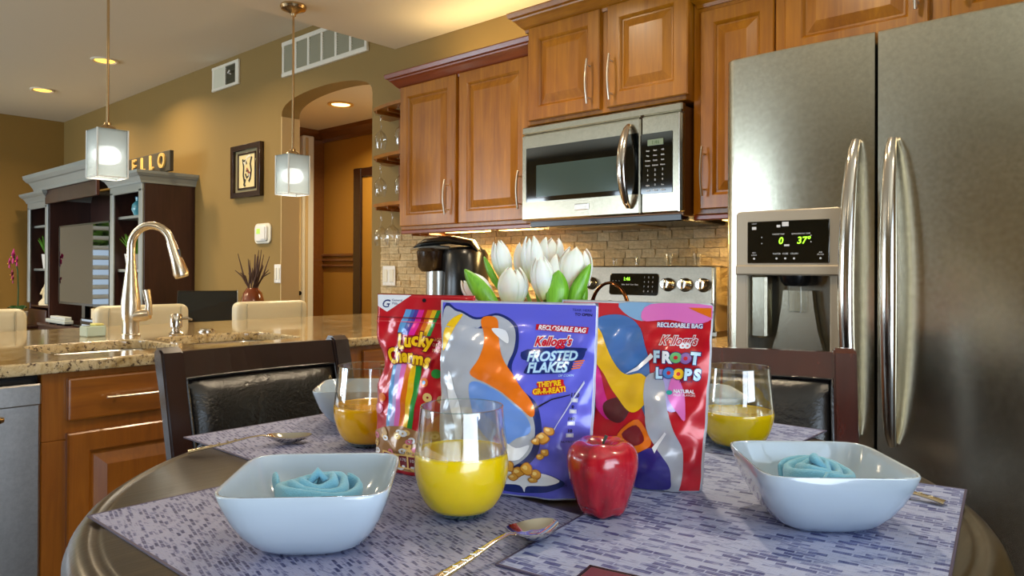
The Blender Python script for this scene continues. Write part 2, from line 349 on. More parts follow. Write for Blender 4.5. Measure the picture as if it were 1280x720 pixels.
for i, z in enumerate((1.29, 1.245, 1.195)):
    bm = B(); box(bm, -5.86, -5.31, 1.135, 1.16, z, z+.026, .006); struct('trim_%d' % (i+3), bm, HTRIM)
bm = B(); box(bm, -5.86, -5.835, 1.03, 1.16, 0, 2.36, .004); struct('trim_6', bm, HTRIM)
d = struct('door_1', box(B(), -5.86, -5.83, .60, .915, 0, 2.06, .004), CREAMW)
obj('door_casing', box(B(), -5.86, -5.80, .915, 1.03, 0, 2.38, .008), TRIM, d)
obj('door_casing', box(B(), -5.80, -5.79, .935, .965, 0, 2.36, .004), CREAMW, d)
obj('door_knob', tube(B(), [(-5.83, .88, .96), (-5.79, .88, .96)], .02, 12), BLACK, d, True)
# dark door frame at the right of the hall
d = struct('door_2', box(B(), -5.2, -4.5, 1.12, 1.155, 0, 1.98), HALLW)
bm = B(); box(bm, -5.31, -5.2, 1.10, 1.16, 0, 2.05, .006); box(bm, -5.308, -4.4, 1.104, 1.158, 1.97, 2.048, .006); obj('door_frame', bm, ESP, d)
struct('trim_7', box(B(), -4.628, -4.620, -.001, .141, 0, 2.236), CREAMW)  # added lining: hall light on the wall reveal put into cream colour
struct('baseboard_back', box(B(), -9.1, -4.63, -.015, 0, 0, .11, .004), TRIM)

# ---- recessed ceiling lights
GLOW = emit('warm_bulb', (255, 190, 70), 3.2); GLOWH = emit('hall_bulb', (255, 226, 150), 3.0)
RL = [(-7.61, -.63, 2.79, 'small recessed ceiling light glowing amber, farther one near the left wall', GLOW, CEIL, 'light', 'two amber recessed lights of the living room ceiling'),
      (-6.17, -.61, 2.79, 'small recessed ceiling light glowing amber behind the left pendant rod', GLOW, CEIL, 'light', 'two amber recessed lights of the living room ceiling'),
      (-4.74, .57, 2.44, 'round recessed ceiling light with white centre in the hallway behind the arch', GLOWH, solid('amber_ring', (230, 180, 90), .4), 'light', None)]
for x, y, z, lb, gm, rm, ct, gr in RL:
    r = empty('recessed_light', (x, y, z), 0, lb, ct, gr)
    bm = B(); lathe(bm, [(.070, -.001), (.098, -.001), (.098, -.009), (.086, -.013), (.070, -.006), (.070, -.001)], 28); obj('trim_ring', bm, rm, r, True)
    bm = B(); lathe(bm, [(.001, -.003), (.070, -.003), (.070, -.006), (.045, -.010), (.001, -.011)], 28); obj('lens', bm, gm, r, True)

# ---- wall vents
r = empty('air_return_grille', (-4.12, -.001, 2.62), 0, 'large white air return grille with six louvred panels above the arch', 'vent')
x0, x1, z0, z1 = -4.60, -3.635, 2.50, 2.742
LOUV = solid('grille_louvre', (164, 160, 134), .6); bm = B(); n = 6; cw = (x1-x0-.03)/n
box(bm, x0, x1, -.02, 0, z0, z0+.03, .003); box(bm, x0, x1, -.02, 0, z1-.03, z1, .003)
for i in range(n+1): box(bm, x0+i*cw+.002, x0+i*cw+.026, -.017, 0, z0+.002, z1-.002, .002)
obj('frame', bm, TRIM, r, world=True)
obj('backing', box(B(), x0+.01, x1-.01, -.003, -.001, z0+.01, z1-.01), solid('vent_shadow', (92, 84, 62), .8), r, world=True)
for i in range(n):
    for k in range(12):
        bm = B(); prism(bm, [(-.016, 0), (-.013, .0015), (-.003, -.008), (-.005, -.010)], 'x', x0+i*cw+.026, x0+(i+1)*cw)
        bm.transform(Matrix.Translation((0, 0, z0+.043+k*.0158))); obj('louvre', bm, LOUV, r, world=True)
r = empty('wall_register', (-5.42, -.001, 2.65), 0, 'small white square wall vent with lever, left of the big grille', 'vent')
x0, x1, z0, z1 = -5.63, -5.21, 2.562, 2.75
bm = B(); box(bm, x0, x1, -.018, 0, z0, z0+.022, .003); box(bm, x0, x1, -.018, 0, z1-.022, z1, .003)
for a, b in ((x0+.002, x0+.03), (x1-.05, x1-.002), (x0+.2, x0+.215)): box(bm, a, b, -.016, 0, z0+.002, z1-.002, .003)
obj('frame', bm, TRIM, r, world=True)
obj('blank_panel', box(B(), x0+.03, x0+.2, -.013, -.003, z0+.02, z1-.02), solid('pale_panel', (208, 208, 186), .5), r, world=True)
obj('backing', box(B(), x0+.215, x1-.05, -.003, -.001, z0+.02, z1-.02), solid('vent_dark', (40, 38, 24), .8), r, world=True)
for k in range(9):
    bm = B(); prism(bm, [(-.014, 0), (-.012, .0015), (-.003, -.006), (-.005, -.008)], 'x', x0+.215, x1-.05); bm.transform(Matrix.Translation((0, 0, z0+.035+k*.0155))); obj('louvre', bm, solid('louvre_dark', (84, 80, 58), .6), r, world=True)
obj('lever', tube(B(), [(x1-.12, -.012, 2.655), (x1-.12, -.035, 2.66), (x1-.08, -.045, 2.668)], .006, 8), WHITE, r, True, world=True)

# ---- framed art, thermostat, outlets
r = empty('framed_picture', (-5.075, -.002, 1.70), 0, 'black framed abstract figure print on cream paper hanging left of the arch', 'picture')
x0, x1, z0, z1 = -5.288, -4.858, 1.70, 2.09
fw = .04
def frame_bm(a, b, c, d_, w_, t_, y_): q = plate([(a, c), (b, c), (b, d_), (a, d_)], [[(a+w_, c+w_), (b-w_, c+w_), (b-w_, d_-w_), (a+w_, d_-w_)]], t_, .003); q.transform(Matrix.Translation((0, y_, 0)) @ XZ); return q
bm = frame_bm(x0, x1, z0, z1, fw, .034, -.035)
obj('frame', bm, ESP, r, world=True)
obj('mat_board', box(B(), x0+.03, x1-.03, -.012, -.004, z0+.03, z1-.03), solid('mat_board', (150, 138, 100), .7), r, world=True)
bm = frame_bm(x0+.085, x1-.085, z0+.06, z1-.06, .014, .012, -.022)
obj('inner_frame', bm, ESP, r, world=True)
p = obj('print', box(B(), x0+.09, x1-.09, -.016, -.010, z0+.065, z1-.065), solid('cream_paper', (226, 208, 150), .6), r, world=True)
cx, cz = (x0+x1)/2, (z0+z1)/2
def stroke(pts, w, mat, y=-.0175):
    bm = B(); tube(bm, [(cx+a, y, cz+b) for a, b in pts], w, 6); bm.transform(Matrix.Translation((0, y*.9, 0)) @ Matrix.Diagonal((1, .1, 1, 1))); obj('brush_stroke', bm, mat, p, world=True)
INK = solid('ink', (24, 18, 16), .6); RED = solid('brick_red', (150, 50, 30), .6); PW = solid('chalk', (232, 226, 206), .6)
for pts, w, m in (([(-.06, .09), (-.045, .03), (-.05, -.03), (-.03, -.09)], .010, INK), ([(.07, .10), (.05, .05), (.065, 0), (.05, -.06), (.03, -.08)], .011, INK), ([(-.06, .07), (-.02, .08), (.0, .05)], .008, INK),
                  ([(-.02, -.02), (.0, -.05), (.03, -.04), (.02, 0), (-.01, .0)], .009, INK), ([(.0, .02), (.02, -.01), (.05, -.02)], .009, RED), ([(-.06, .08), (-.03, .05), (.0, .1), (.05, .11)], .009, PW), ([(-.02, -.06), (-.04, -.1), (-.02, -.11)], .012, INK), ([(.03, -.02), (.04, -.05)], .01, PW)):
    stroke(pts, w, m)
r = empty('thermostat', (-4.857, -.001, 1.36), 0, 'white rounded thermostat with small green screen on wall below picture', 'thermostat')
bm = plate(rrect(-4.965, -4.745, 1.355, 1.50, .04), [], .012, .003); bm.transform(Matrix.Translation((0, -.013, 0)) @ XZ); obj('plate', bm, TRIM, r, True, world=True)
bm = plate(rrect(-4.935, -4.775, 1.372, 1.485, .025), [], .016, .004); bm.transform(Matrix.Translation((0, -.0275, 0)) @ XZ); obj('housing', bm, WHITE, r, True, world=True)
obj('screen', box(B(), -4.91, -4.862, -.0295, -.026, 1.425, 1.462, .001), emit('green_screen', (170, 210, 90), .5), r, world=True)
obj('button_panel', box(B(), -4.85, -4.79, -.034, -.026, 1.385, 1.472, .002), WHITE, r, world=True)
def outlet(x, z, w, h, y, lb, rocker=True):
    r = empty('outlet_plate', (x, y, z), 0, lb, 'outlet'); obj('plate', box(B(), x-w/2, x+w/2, y-.006, y, z-h/2, z+h/2, .003), WHITE, r, world=True)
    for s in (-1, 1): obj('rocker', box(B(), x+s*w*.24-w*.15, x+s*w*.24+w*.15, y-.010, y-.005, z-h*.32, z+h*.32, .002), TRIM, r, world=True)
    for s in (-1, 1): obj('screw', tube(B(), [(x+s*w*.24, y-.005, z-h*.41), (x+s*w*.24, y-.008, z-h*.41)], .003, 8), NICKEL, r, world=True)
outlet(-3.395, 1.135, .115, .115, -.028, 'white double switch plate on stone backsplash left of coffee maker')
outlet(-4.66, 1.14, .085, .13, -.001, 'white wall plate partly hidden behind the reed vase')

# ================================================================ PENDANTS
def frosted():
    m = bpy.data.materials.new('frosted_glass'); m.use_nodes = True; t = m.node_tree; t.nodes.remove(t.nodes['Principled BSDF']); out = t.nodes['Material Output']
    tr = t.nodes.new('ShaderNodeBsdfTransparent'); tr.inputs[0].default_value = (.95, .97, .97, 1); di = t.nodes.new('ShaderNodeBsdfDiffuse'); di.inputs[0].default_value = lin((196, 204, 204)); tl_ = t.nodes.new('ShaderNodeBsdfTranslucent'); tl_.inputs[0].default_value = lin((200, 208, 208))
    a = t.nodes.new('ShaderNodeMixShader'); a.inputs[0].default_value = .5; t.links.new(di.outputs[0], a.inputs[1]); t.links.new(tl_.outputs[0], a.inputs[2])
    b = t.nodes.new('ShaderNodeMixShader'); b.inputs[0].default_value = .62; t.links.new(tr.outputs[0], b.inputs[1]); t.links.new(a.outputs[0], b.inputs[2]); t.links.new(b.outputs[0], out.inputs[0]); return m
FROST = frosted()
FROSTE = solid('frosted_edge', (230, 236, 234), .3); BULB = emit('pendant_bulb', (255, 250, 244), 3.2)
def pendant(x, y, lb):
    r = empty('pendant_lamp', (x, y, 2.46), 0, lb, 'lamp', 'pendants')
    del r['group']
    bm = B(); lathe(bm, [(.001, 0), (.062, 0), (.064, -.008), (.058, -.020), (.030, -.030), (.014, -.042), (.012, -.052), (.001, -.052)], 28); obj('canopy', bm, BRONZE, r, True)
    obj('rod', tube(B(), [(0, 0, -.05), (0, 0, -.74)], .0055, 10), BRONZE, r, True)
    bm = B(); lathe(bm, [(.001, -.700), (.012, -.702), (.014, -.712), (.030, -.722), (.034, -.732), (.001, -.734)], 24); obj('socket_cap', bm, BRONZE, r, True)
    zt, zb, h = -.734, -.926, .0575; s = obj('lamp_shade', box(box(box(box(box(B(), -h, -h+.006, -h, h, zb, zt, .001), h-.006, h, -h, h, zb, zt, .001), -h, h, -h, -h+.006, zb, zt, .001), -h, h, h-.006, h, zb, zt, .001), -h, h, -h, h, zt-.006, zt, .001), FROST, r)
    bm = B()
    for sx in (-1, 1):
        for sy in (-1, 1): box(bm, sx*h-.003, sx*h+.003, sy*h-.003, sy*h+.003, zb, zt, .001)
        box(bm, -h, h, sx*h-.003, sx*h+.003, zb-.002, zb+.004, .001); box(bm, sx*h-.003, sx*h+.003, -h, h, zb-.002, zb+.004, .001)
    obj('shade_edge', bm, FROSTE, s)
    # the bulb shows through the frosted sides as an oval: it sits close to the glass
    bm = B(); lathe(bm, [(.001, -.795), (.030, -.800), (.046, -.815), (.052, -.835), (.046, -.855), (.030, -.868), (.001, -.873)], 28); obj('bulb', bm, BULB, r, True)
pendant(-3.2, -1.626, 'left pendant lamp with square frosted glass shade over the sink')
pendant(-3.2, -.785, 'right pendant lamp with square frosted shade, its round canopy in view')
for x, y in ((-3.2, -1.626), (-3.2, -.785)):
    l = bpy.data.lights.new('pendant_glow', 'POINT'); l.energy = .6; l.shadow_soft_size = .05; l.color = (1, .9, .75)
    o = bpy.data.objects.new('pendant_glow', l); C.objects.link(o); o.location = (x, y, 1.50)

# ================================================================ CABINETS
def raised_door(root, x0, x1, y, z0, z1, mat=WOOD, th=.02, fr=.058, flat=False, name='door'):
    """door facing -y with its front at y-th; raised centre panel is a sub-part"""
    bm = B(); xi0, xi1, zi0, zi1 = x0+fr, x1-fr, z0+fr, z1-fr; yf = y-th
    def ring(r0, r1):
        a = [bm.verts.new(p) for p in r0]; b = [bm.verts.new(p) for p in r1]
        for i in range(4): bm.faces.new((a[i], a[(i+1) % 4], b[(i+1) % 4], b[i]))
    def rc(d, yy, base=(x0, x1, z0, z1)): return [(base[0]+d, yy, base[2]+d), (base[1]-d, yy, base[2]+d), (base[1]-d, yy, base[3]-d), (base[0]+d, yy, base[3]-d)]
    inn = (xi0, xi1, zi0, zi1)
    seq = [rc(0, y), rc(0, yf+.004), rc(.004, yf), rc(-.004, yf, inn), rc(0, yf+.003, inn), rc(.006, yf+.010, inn)]
    for a, b in zip(seq, seq[1:]): ring(a, b)
    bm.faces.new([bm.verts.new(p) for p in rc(0, y)][::-1]); bmesh.ops.remove_doubles(bm, verts=bm.verts[:], dist=1e-5); bmesh.ops.recalc_face_normals(bm, faces=bm.faces[:])
    d = obj(name, bm, mat, root, world=True)
    bm = B(); seq = [rc(.004, yf+.012, inn), rc(.012, yf+.012, inn), rc(.040, yf+.001, inn), rc(.044, yf-.0005, inn)]
    for a, b in zip(seq, seq[1:]): ring(a, b)
    bm.faces.new([bm.verts.new(p) for p in seq[-1]]); bmesh.ops.remove_doubles(bm, verts=bm.verts[:], dist=1e-5); bmesh.ops.recalc_face_normals(bm, faces=bm.faces[:])
    obj('panel', bm, mat, d, world=True)
    return d
def pull(parent, p0, p1, out=Vector((0, -1, 0)), r=.0055, bow=.012, st=.022):
    """arched bar pull between p0 and p1, standing off along out"""
    p0, p1 = Vector(p0), Vector(p1); bm = B(); pts = []
    for i in range(13):
        t = i/12; pts.append(p0.lerp(p1, t)+out*(st+bow*math.sin(PI*t)))
    tube(bm, pts, r, 10, flat=(1.25, .7))
    for t in (.14, .86):
        q = p0.lerp(p1, t); tube(bm, [q, q+out*(st+bow*math.sin(PI*t))], r*.7, 8)
    return obj('handle', bm, NICKEL, parent, True, world=True)
def crown(root, x0, x1, yf, z, prof, ends=(True, True), mat=CROWN):
    """crown moulding along x with returns to the wall: profile = (out, up) list"""
    bm = B(); n = len(prof)
    def path(o): return [(x0-o, 0), (x0-o, yf-o), (x1+o, yf-o), (x1+o, 0)]
    rings = []
    cols = [[bm.verts.new((q[0], q[1], z+u)) for q in path(o)] for o, u in prof]
    for a, b in zip(cols, cols[1:]):
        for i in range(3): bm.faces.new((a[i], a[i+1], b[i+1], b[i]))
    bmesh.ops.recalc_face_normals(bm, faces=bm.faces[:])
    return obj('crown', bm, mat, root, world=True)
CP = [(0, -.012), (.006, -.012), (.008, 0), (.012, .004), (.020, .010), (.036, .030), (.046, .038), (.048, .044), (.060, .048), (.064, .066), (.064, .070), (-.02, .070)]
FB = -.31
# left upper cabinet
r = empty('wall_cabinet', (-2.5, -.16, 1.367), 0, 'double door maple wall cabinet left of the microwave above coffee maker', 'cabinet')
obj('body', box(B(), -2.952, -2.062, FB, -.001, 1.372, 2.115, .003), WOOD, r, world=True)
d = raised_door(r, -2.94, -2.531, FB, 1.39, 2.10); pull(d, (-2.578, FB-.02, 1.435), (-2.578, FB-.02, 1.60))
d = raised_door(r, -2.508, -2.075, FB, 1.39, 2.10); pull(d, (-2.113, FB-.02, 1.435), (-2.113, FB-.02, 1.60))
obj('light_rail', box(B(), -2.952, -2.062, FB, FB+.02, 1.352, 1.372, .004), CROWN, r, world=True)
crown(r, -2.952, -2.062, FB, 2.10, CP)
# over the microwave
FM = -.36
r = empty('wall_cabinet', (-1.68, -.18, 1.78), 0, 'short double door maple cabinet directly over the microwave', 'cabinet')
obj('body', box(B(), -2.055, -1.30, FM, -.001, 1.785, 2.20, .003), WOOD, r, world=True)
d = raised_door(r, -2.035, -1.668, FM, 1.80, 2.195); pull(d, (-1.71, FM-.02, 1.825), (-1.71, FM-.02, 2.0))
d = raised_door(r, -1.632, -1.285, FM, 1.80, 2.195); pull(d, (-1.605, FM-.02, 1.825), (-1.605, FM-.02, 2.0))
crown(r, -2.055, -1.30, FM, 2.195, CP, mat=WOODH)
# narrow right cabinet
r = empty('wall_cabinet', (-1.13, -.16, 1.367), 0, 'narrow tall maple wall cabinet between microwave and refrigerator', 'cabinet')
obj('body', box(B(), -1.298, -.985, FB, -.001, 1.372, 2.14, .003), WOOD, r, world=True)
d = raised_door(r, -1.262, -.992, FB, 1.39, 2.10, fr=.052); pull(d, (-1.242, FB-.02, 1.435), (-1.242, FB-.02, 1.61))
obj('light_rail', box(B(), -1.298, -.985, FB, FB+.02, 1.352, 1.372, .004), CROWN, r, world=True)
crown(r, -1.275, -.985, FB, 2.13, CP, mat=WOODH)
# over the fridge
r = empty('wall_cabinet', (-.5, -.18, 1.85), 0, 'wide maple cabinet above the refrigerator at top right corner', 'cabinet')
obj('body', box(B(), -.982, -.04, -.34, -.001, 1.85, 2.20, .003), WOOD, r, world=True)
d = raised_door(r, -.945, -.523, -.34, 1.865, 2.19); pull(d, (-.553, -.36, 1.93), (-.553, -.36, 2.09), r=.008)
d = raised_door(r, -.470, -.05, -.34, 1.865, 2.19); pull(d, (-.437, -.36, 1.93), (-.437, -.36, 2.09), r=.008)
crown(r, -.982, -.04, -.34, 2.19, CP, mat=WOODH)

# ================================================================ BACKSPLASH
bs = struct('wall_backsplash', box(B(), -3.49, -.98, -.012, 0, .914, 1.40), GROUT)
TL = []
for k in range(6):
    bm = B(); dz = random.uniform(.004, .010); box(bm, 0, 1, -dz, 0, 0, 1)
    bmesh.ops.subdivide_edges(bm, edges=bm.edges[:], cuts=1, use_grid_fill=True)
    for v in bm.verts:
        if v.co.y < -.001: v.co.y += random.uniform(-.005, .004); v.co.x = .5+(v.co.x-.5)*random.uniform(.96, 1); v.co.z = .5+(v.co.z-.5)*random.uniform(.93, 1)
    me = bpy.data.meshes.new('brick'); bm.to_mesh(me); bm.free(); me.materials.append(STONE); TL.append(me)
rows = 12; z = .916; rh = .0385; cnt = 0
for k in range(rows):
    if z < 1.0: z += rh; continue       # below this everything stands in front
    x = -3.488-random.uniform(0, .05)
    while x < -.99:
        w_ = random.choice((.066, .082, .098, .112)); a, b = max(x, -3.488), min(x+w_, -.985)
        if b-a > .02:
            o = bpy.data.objects.new('brick', random.choice(TL)); C.objects.link(o); o.parent = bs; o.location = (a+.0005, -.012, z+.0005); o.scale = (b-a-.001, 1, rh-.001); cnt += 1
        x += w_
    z += rh
print('bricks', cnt)

# ---- under-cabinet lights
UC = emit('undercabinet_glow', (255, 205, 110), 5)
for x0, x1, lb in ((-2.75, -2.45, 'slim warm light bar under the left wall cabinet, left one'), (-2.38, -2.12, 'slim warm light bar under left wall cabinet beside microwave'), (-1.25, -1.03, 'slim warm light bar under the narrow right cabinet')):
    r = empty('light_bar', (x0, -.17, 1.352), 0, lb, 'light'); obj('housing', box(B(), x0, x1, -.20, -.15, 1.362, 1.3715, .002), NICKEL, r, world=True)
    obj('diffuser', box(B(), x0+.01, x1-.01, -.195, -.155, 1.356, 1.362), UC, r, world=True)
    l = bpy.data.lights.new('under_light', 'AREA'); l.shape = 'RECTANGLE'; l.size = x1-x0; l.size_y = .04; l.energy = 3.2; l.color = (1, .66, .25)
    o = bpy.data.objects.new('under_light', l); C.objects.link(o); o.location = ((x0+x1)/2, -.14, 1.350); o.rotation_euler = (-.35, 0, 0)

# ================================================================ BASE RUN + COUNTERS
r = empty('base_cabinet', (-2.7, -.3, 0), 0, 'maple base cabinet run under the rear counter left of stove', 'cabinet')
obj('body', box(B(), -3.08, -2.066, -.60, -.001, .10, .879, .003), WOODP, r, world=True); obj('toe_kick', box(B(), -3.08, -2.066, -.54, -.002, 0, .10), BLACK, r, world=True)
r = empty('base_cabinet', (-1.14, -.3, 0), 0, 'narrow maple base cabinet between stove and refrigerator', 'cabinet')
obj('body', box(B(), -1.29, -.99, -.60, -.001, .10, .879, .003), WOODP, r, world=True); d = obj('door', box(B(), -1.275, -1.0, -.62, -.60, .12, .70, .004), WOODP, r, world=True)
tag(obj('countertop', box(B(), -1.298, -.982, -.635, -.001, .880, .914, .004), GRAN), 'short granite countertop piece between stove and refrigerator', 'countertop')

# countertop: L shaped granite with two sink cut-outs
sinkA = rrect(-2.80, -2.42, -2.03, -1.66, .07); sinkB = rrect(-2.80, -2.42, -1.62, -1.20, .07)
outl = [(-3.5, -2.80), (-2.27, -2.80), (-2.27, -.64), (-2.066, -.64), (-2.066, -.001), (-3.5, -.001)]
bm = plate(outl, [sinkA, sinkB], .034, .006); bm.transform(Matrix.Translation((0, 0, .914)))
tag(obj('countertop', bm, GRAN, None, True), 'glossy beige brown granite countertop of the peninsula with sink cut-out', 'countertop')
r = empty('kitchen_sink', (-2.6, -1.6, .70), 0, 'double bowl stainless steel sink set under the granite counter', 'sink')
SINK = solid('sink_steel', (206, 204, 198), .22, 1)
for sy0, sy1 in ((-2.03, -1.66), (-1.62, -1.20)):
    bm = B(); rings = []
    for off, zz in ((-.012, .8795), (.0, .8795), (.004, .87), (.006, .72), (.03, .70)):
        rings.append([bm.verts.new((x, y, zz)) for x, y in rrect(-2.80+off, -2.42-off, sy0+off, sy1-off, .07-off*.3)])
    for a, b in zip(rings, rings[1:]):
        n = len(a)
        for i in range(n): bm.faces.new((a[i], a[(i+1) % n], b[(i+1) % n], b[i]))
    bm.faces.new(rings[-1]); bo = obj('bowl', bm, SINK, r, True, world=True)
    bm = B(); lathe(bm, [(.001, .003), (.03, .003), (.042, .0), (.042, -.004), (.001, -.004)], 20, (-2.61, (sy0+sy1)/2, .704)); obj('drain', bm, CHROME, bo, True, world=True)

# peninsula cabinets (face x=-2.29 looking +x): build facing -y then rotate
def pen_root(y, lb, cat='cabinet', name='base_cabinet'):
    return empty(name, (-2.30, y, 0), PI/2, lb, cat)
# local frame: x local = world y - root y ; -y local = +x world
def locbox(root, name, x0, x1, y0, y1, z0, z1, mat, bev=.003, parent=None):
    return obj(name, box(B(), x0, x1, y0, y1, z0, z1, bev), mat, parent or root)
def loc_door(root, *a, **k):
    M = rootmat(root); return raised_door_local(root, M, *a, **k)
def raised_local(root, x0, x1, y, z0, z1, mat, fr=.058, name='door', panel=True):
    keep = root.matrix_world.copy(); loc, rot = root.location.copy(), root.rotation_euler.copy()
    root.location = (0, 0, 0); root.rotation_euler = (0, 0, 0)
    if panel: d = raised_door(root, x0, x1, y, z0, z1, mat, fr=fr, name=name)
    else:
        d = obj(name, box(B(), x0, x1, y-.02, y, z0, z1, .006, 2), mat, root)
    root.location = loc; root.rotation_euler = rot; return d
def loc_pull(root, d, p0, p1):
    loc, rot = root.location.copy(), root.rotation_euler.copy(); root.location = (0, 0, 0); root.rotation_euler = (0, 0, 0)
    pull(d, p0, p1); root.location = loc; root.rotation_euler = rot
WPH = wood('maple_drawer', (114, 60, 12), (146, 84, 20), (168, 104, 32), grain=(1.4, 1.4, 14))
def pen_unit(y0, y1, lb, drawers=1, doors=1):
    r = pen_root(y0, lb); w_ = y1-y0
    obj('body', box(box(box(box(B(), 0, w_, 0, .57, .10, .69, .003), 0, w_, 0, .03, .69, .879, .002), 0, .018, .03, .09, .69, .879), 0, w_, .54, .57, .69, .879), WOODP, r); locbox(r, 'toe_kick', 0, w_, .06, .5, 0, .10, BLACK, 0)
    d = raised_local(r, .06, w_-.025, 0, .742, .862, WPH, panel=False, name='drawer'); m_ = (.06+w_-.025)/2; loc_pull(r, d, (m_-.125, -.02, .802), (m_+.125, -.02, .802))
    n = doors
    for i in range(n):
        a = .06+i*(w_-.085)/n+(.004 if i else 0); b = .06+(i+1)*(w_-.085)/n-(.004 if i < n-1 else 0)
        d = raised_local(r, a, b, 0, .125, .708, WOODP); e = b-.03 if i == 0 else a+.03
        loc_pull(r, d, (e, -.02, .50), (e, -.02, .65))
    return r
pen_unit(-2.105, -1.585, 'maple base cabinet unit beside dishwasher, its drawer bearing a chrome pull')
pen_unit(-1.585, -1.10, 'maple base cabinet unit mostly hidden behind the left dining chair')
pen_unit(-1.10, -.64, 'maple base cabinet unit at far right end of peninsula beside red cereal bag')
r = empty('peninsula_panel', (-2.9, -1.4, 0), 0, 'maple back panel of the peninsula facing the living room', 'panel'); obj('panel', box(B(), -3.10, -2.875, -2.74, -.64, 0, .879), WOODP, r, world=True)
# dishwasher
r = empty('dishwasher', (-2.30, -2.71, 0), PI/2, 'stainless steel dishwasher with bowed handle at left edge under granite', 'dishwasher')
locbox(r, 'body', 0, .60, .01, .56, .10, .876, BLACK, .002); d = locbox(r, 'door', .003, .597, -.028, .01, .12, .856, STEELD, .006)
obj('control_panel', box(B(), .003, .597, -.034, -.026, .80, .858, .004), STEELD, d); bm = B()
pts = [(.09+.42*i/16, -.034-.040*math.sin(PI*i/16)**.6, .772) for i in range(17)]; tube(bm, pts, [.006+.014*math.sin(PI*i/16)**.5 for i in range(17)], 12, flat=(.6, 1.1)); obj('handle', bm, BRONZE, d, True)
locbox(r, 'toe_kick', .01, .59, .05, .1, 0, .10, BLACK, 0)

# faucet
r = empty('kitchen_faucet', (-2.93, -1.635, .914), 0, 'tall gooseneck nickel faucet with pull-down spray head at sink', 'faucet')
bm = B(); lathe(bm, [(.001, 0), (.034, 0), (.034, .006), (.030, .010), (.029, .05), (.031, .06), (.034, .085), (.033, .13), (.026, .19), (.019, .25), (.0155, .29), (.001, .29)], 28); obj('body', bm, FAUC, r, True)
dr = Vector((.80, .60, 0)); R_ = .080; pts = [Vector((0, 0, .28)), Vector((0, 0, .335))]
for i in range(15):
    a = PI-PI*.93*i/14; pts.append(dr*(R_+R_*math.cos(a))+Vector((0, 0, .338+R_*math.sin(a))))
obj('spout', tube(B(), pts, .0150, 16), FAUC, r, True)
e_ = pts[-1]; d2 = (pts[-1]-pts[-2]).normalized(); bm = tube(B(), [e_, e_+d2*.02, e_+d2*.06, e_+d2*.125, e_+d2*.138], [.0165, .018, .020, .0285, .024], 18); h_ = obj('spray_head', bm, FAUC, r, True)
q = e_+d2*.05; obj('button', tube(B(), [q+dr*.014+Vector((0, 0, .02)), q+dr*.021+Vector((0, 0, -.03))], .008, 8), BLACK, h_, True)
bm = B(); tube(bm, [(.02, .01, .075), (.045, .03, .08), (.058, .045, .085)], [.022, .024, .020], 14); tube(bm, [(.055, .042, .08), (.058, .043, .12), (.050, .036, .175)], [.016, .012, .015], 12, flat=(1, .55)); obj('lever', bm, FAUC, r, True)
# soap dispenser, air gap, small box
r = empty('soap_dispenser', (-2.87, -1.49, .914), 0, 'short chrome soap dispenser pump right of the faucet', 'dispenser')
bm = B(); lathe(bm, [(.001, 0), (.026, 0), (.027, .006), (.016, .014), (.016, .024), (.022, .030), (.022, .074), (.018, .080), (.001, .080)], 22); obj('body', bm, CHROME, r, True)
obj('nozzle', tube(B(), [(0, 0, .062), (.03, .03, .064), (.042, .042, .058)], [.007, .006, .004], 10), CHROME, r, True)
r = empty('air_gap_cap', (-2.93, -1.34, .914), 0, 'small flat chrome cap on the counter behind the right sink bowl', 'cap')
bm = B(); lathe(bm, [(.001, 0), (.028, 0), (.029, .006), (.024, .012), (.001, .014)], 22); obj('cap', bm, CHROME, r, True)
obj('ring', lathe(B(), [(.029, 0), (.034, 0), (.034, .003), (.029, .004), (.029, 0)], 22), CHROME, r, True)
r = empty('sponge_dish', (-3.02, -1.735, .914), .1, 'small pale glass sponge box on granite left of the faucet', 'dish')
obj('dish', box(B(), -.03, .03, -.036, .036, 0, .040, .004), solid('pale_green_glass', (196, 214, 196), .15, coat=1), r); obj('sponge', box(B(), -.024, .024, -.002, .030, .040, .048, .003), solid('sponge', (226, 216, 130), .9), r)

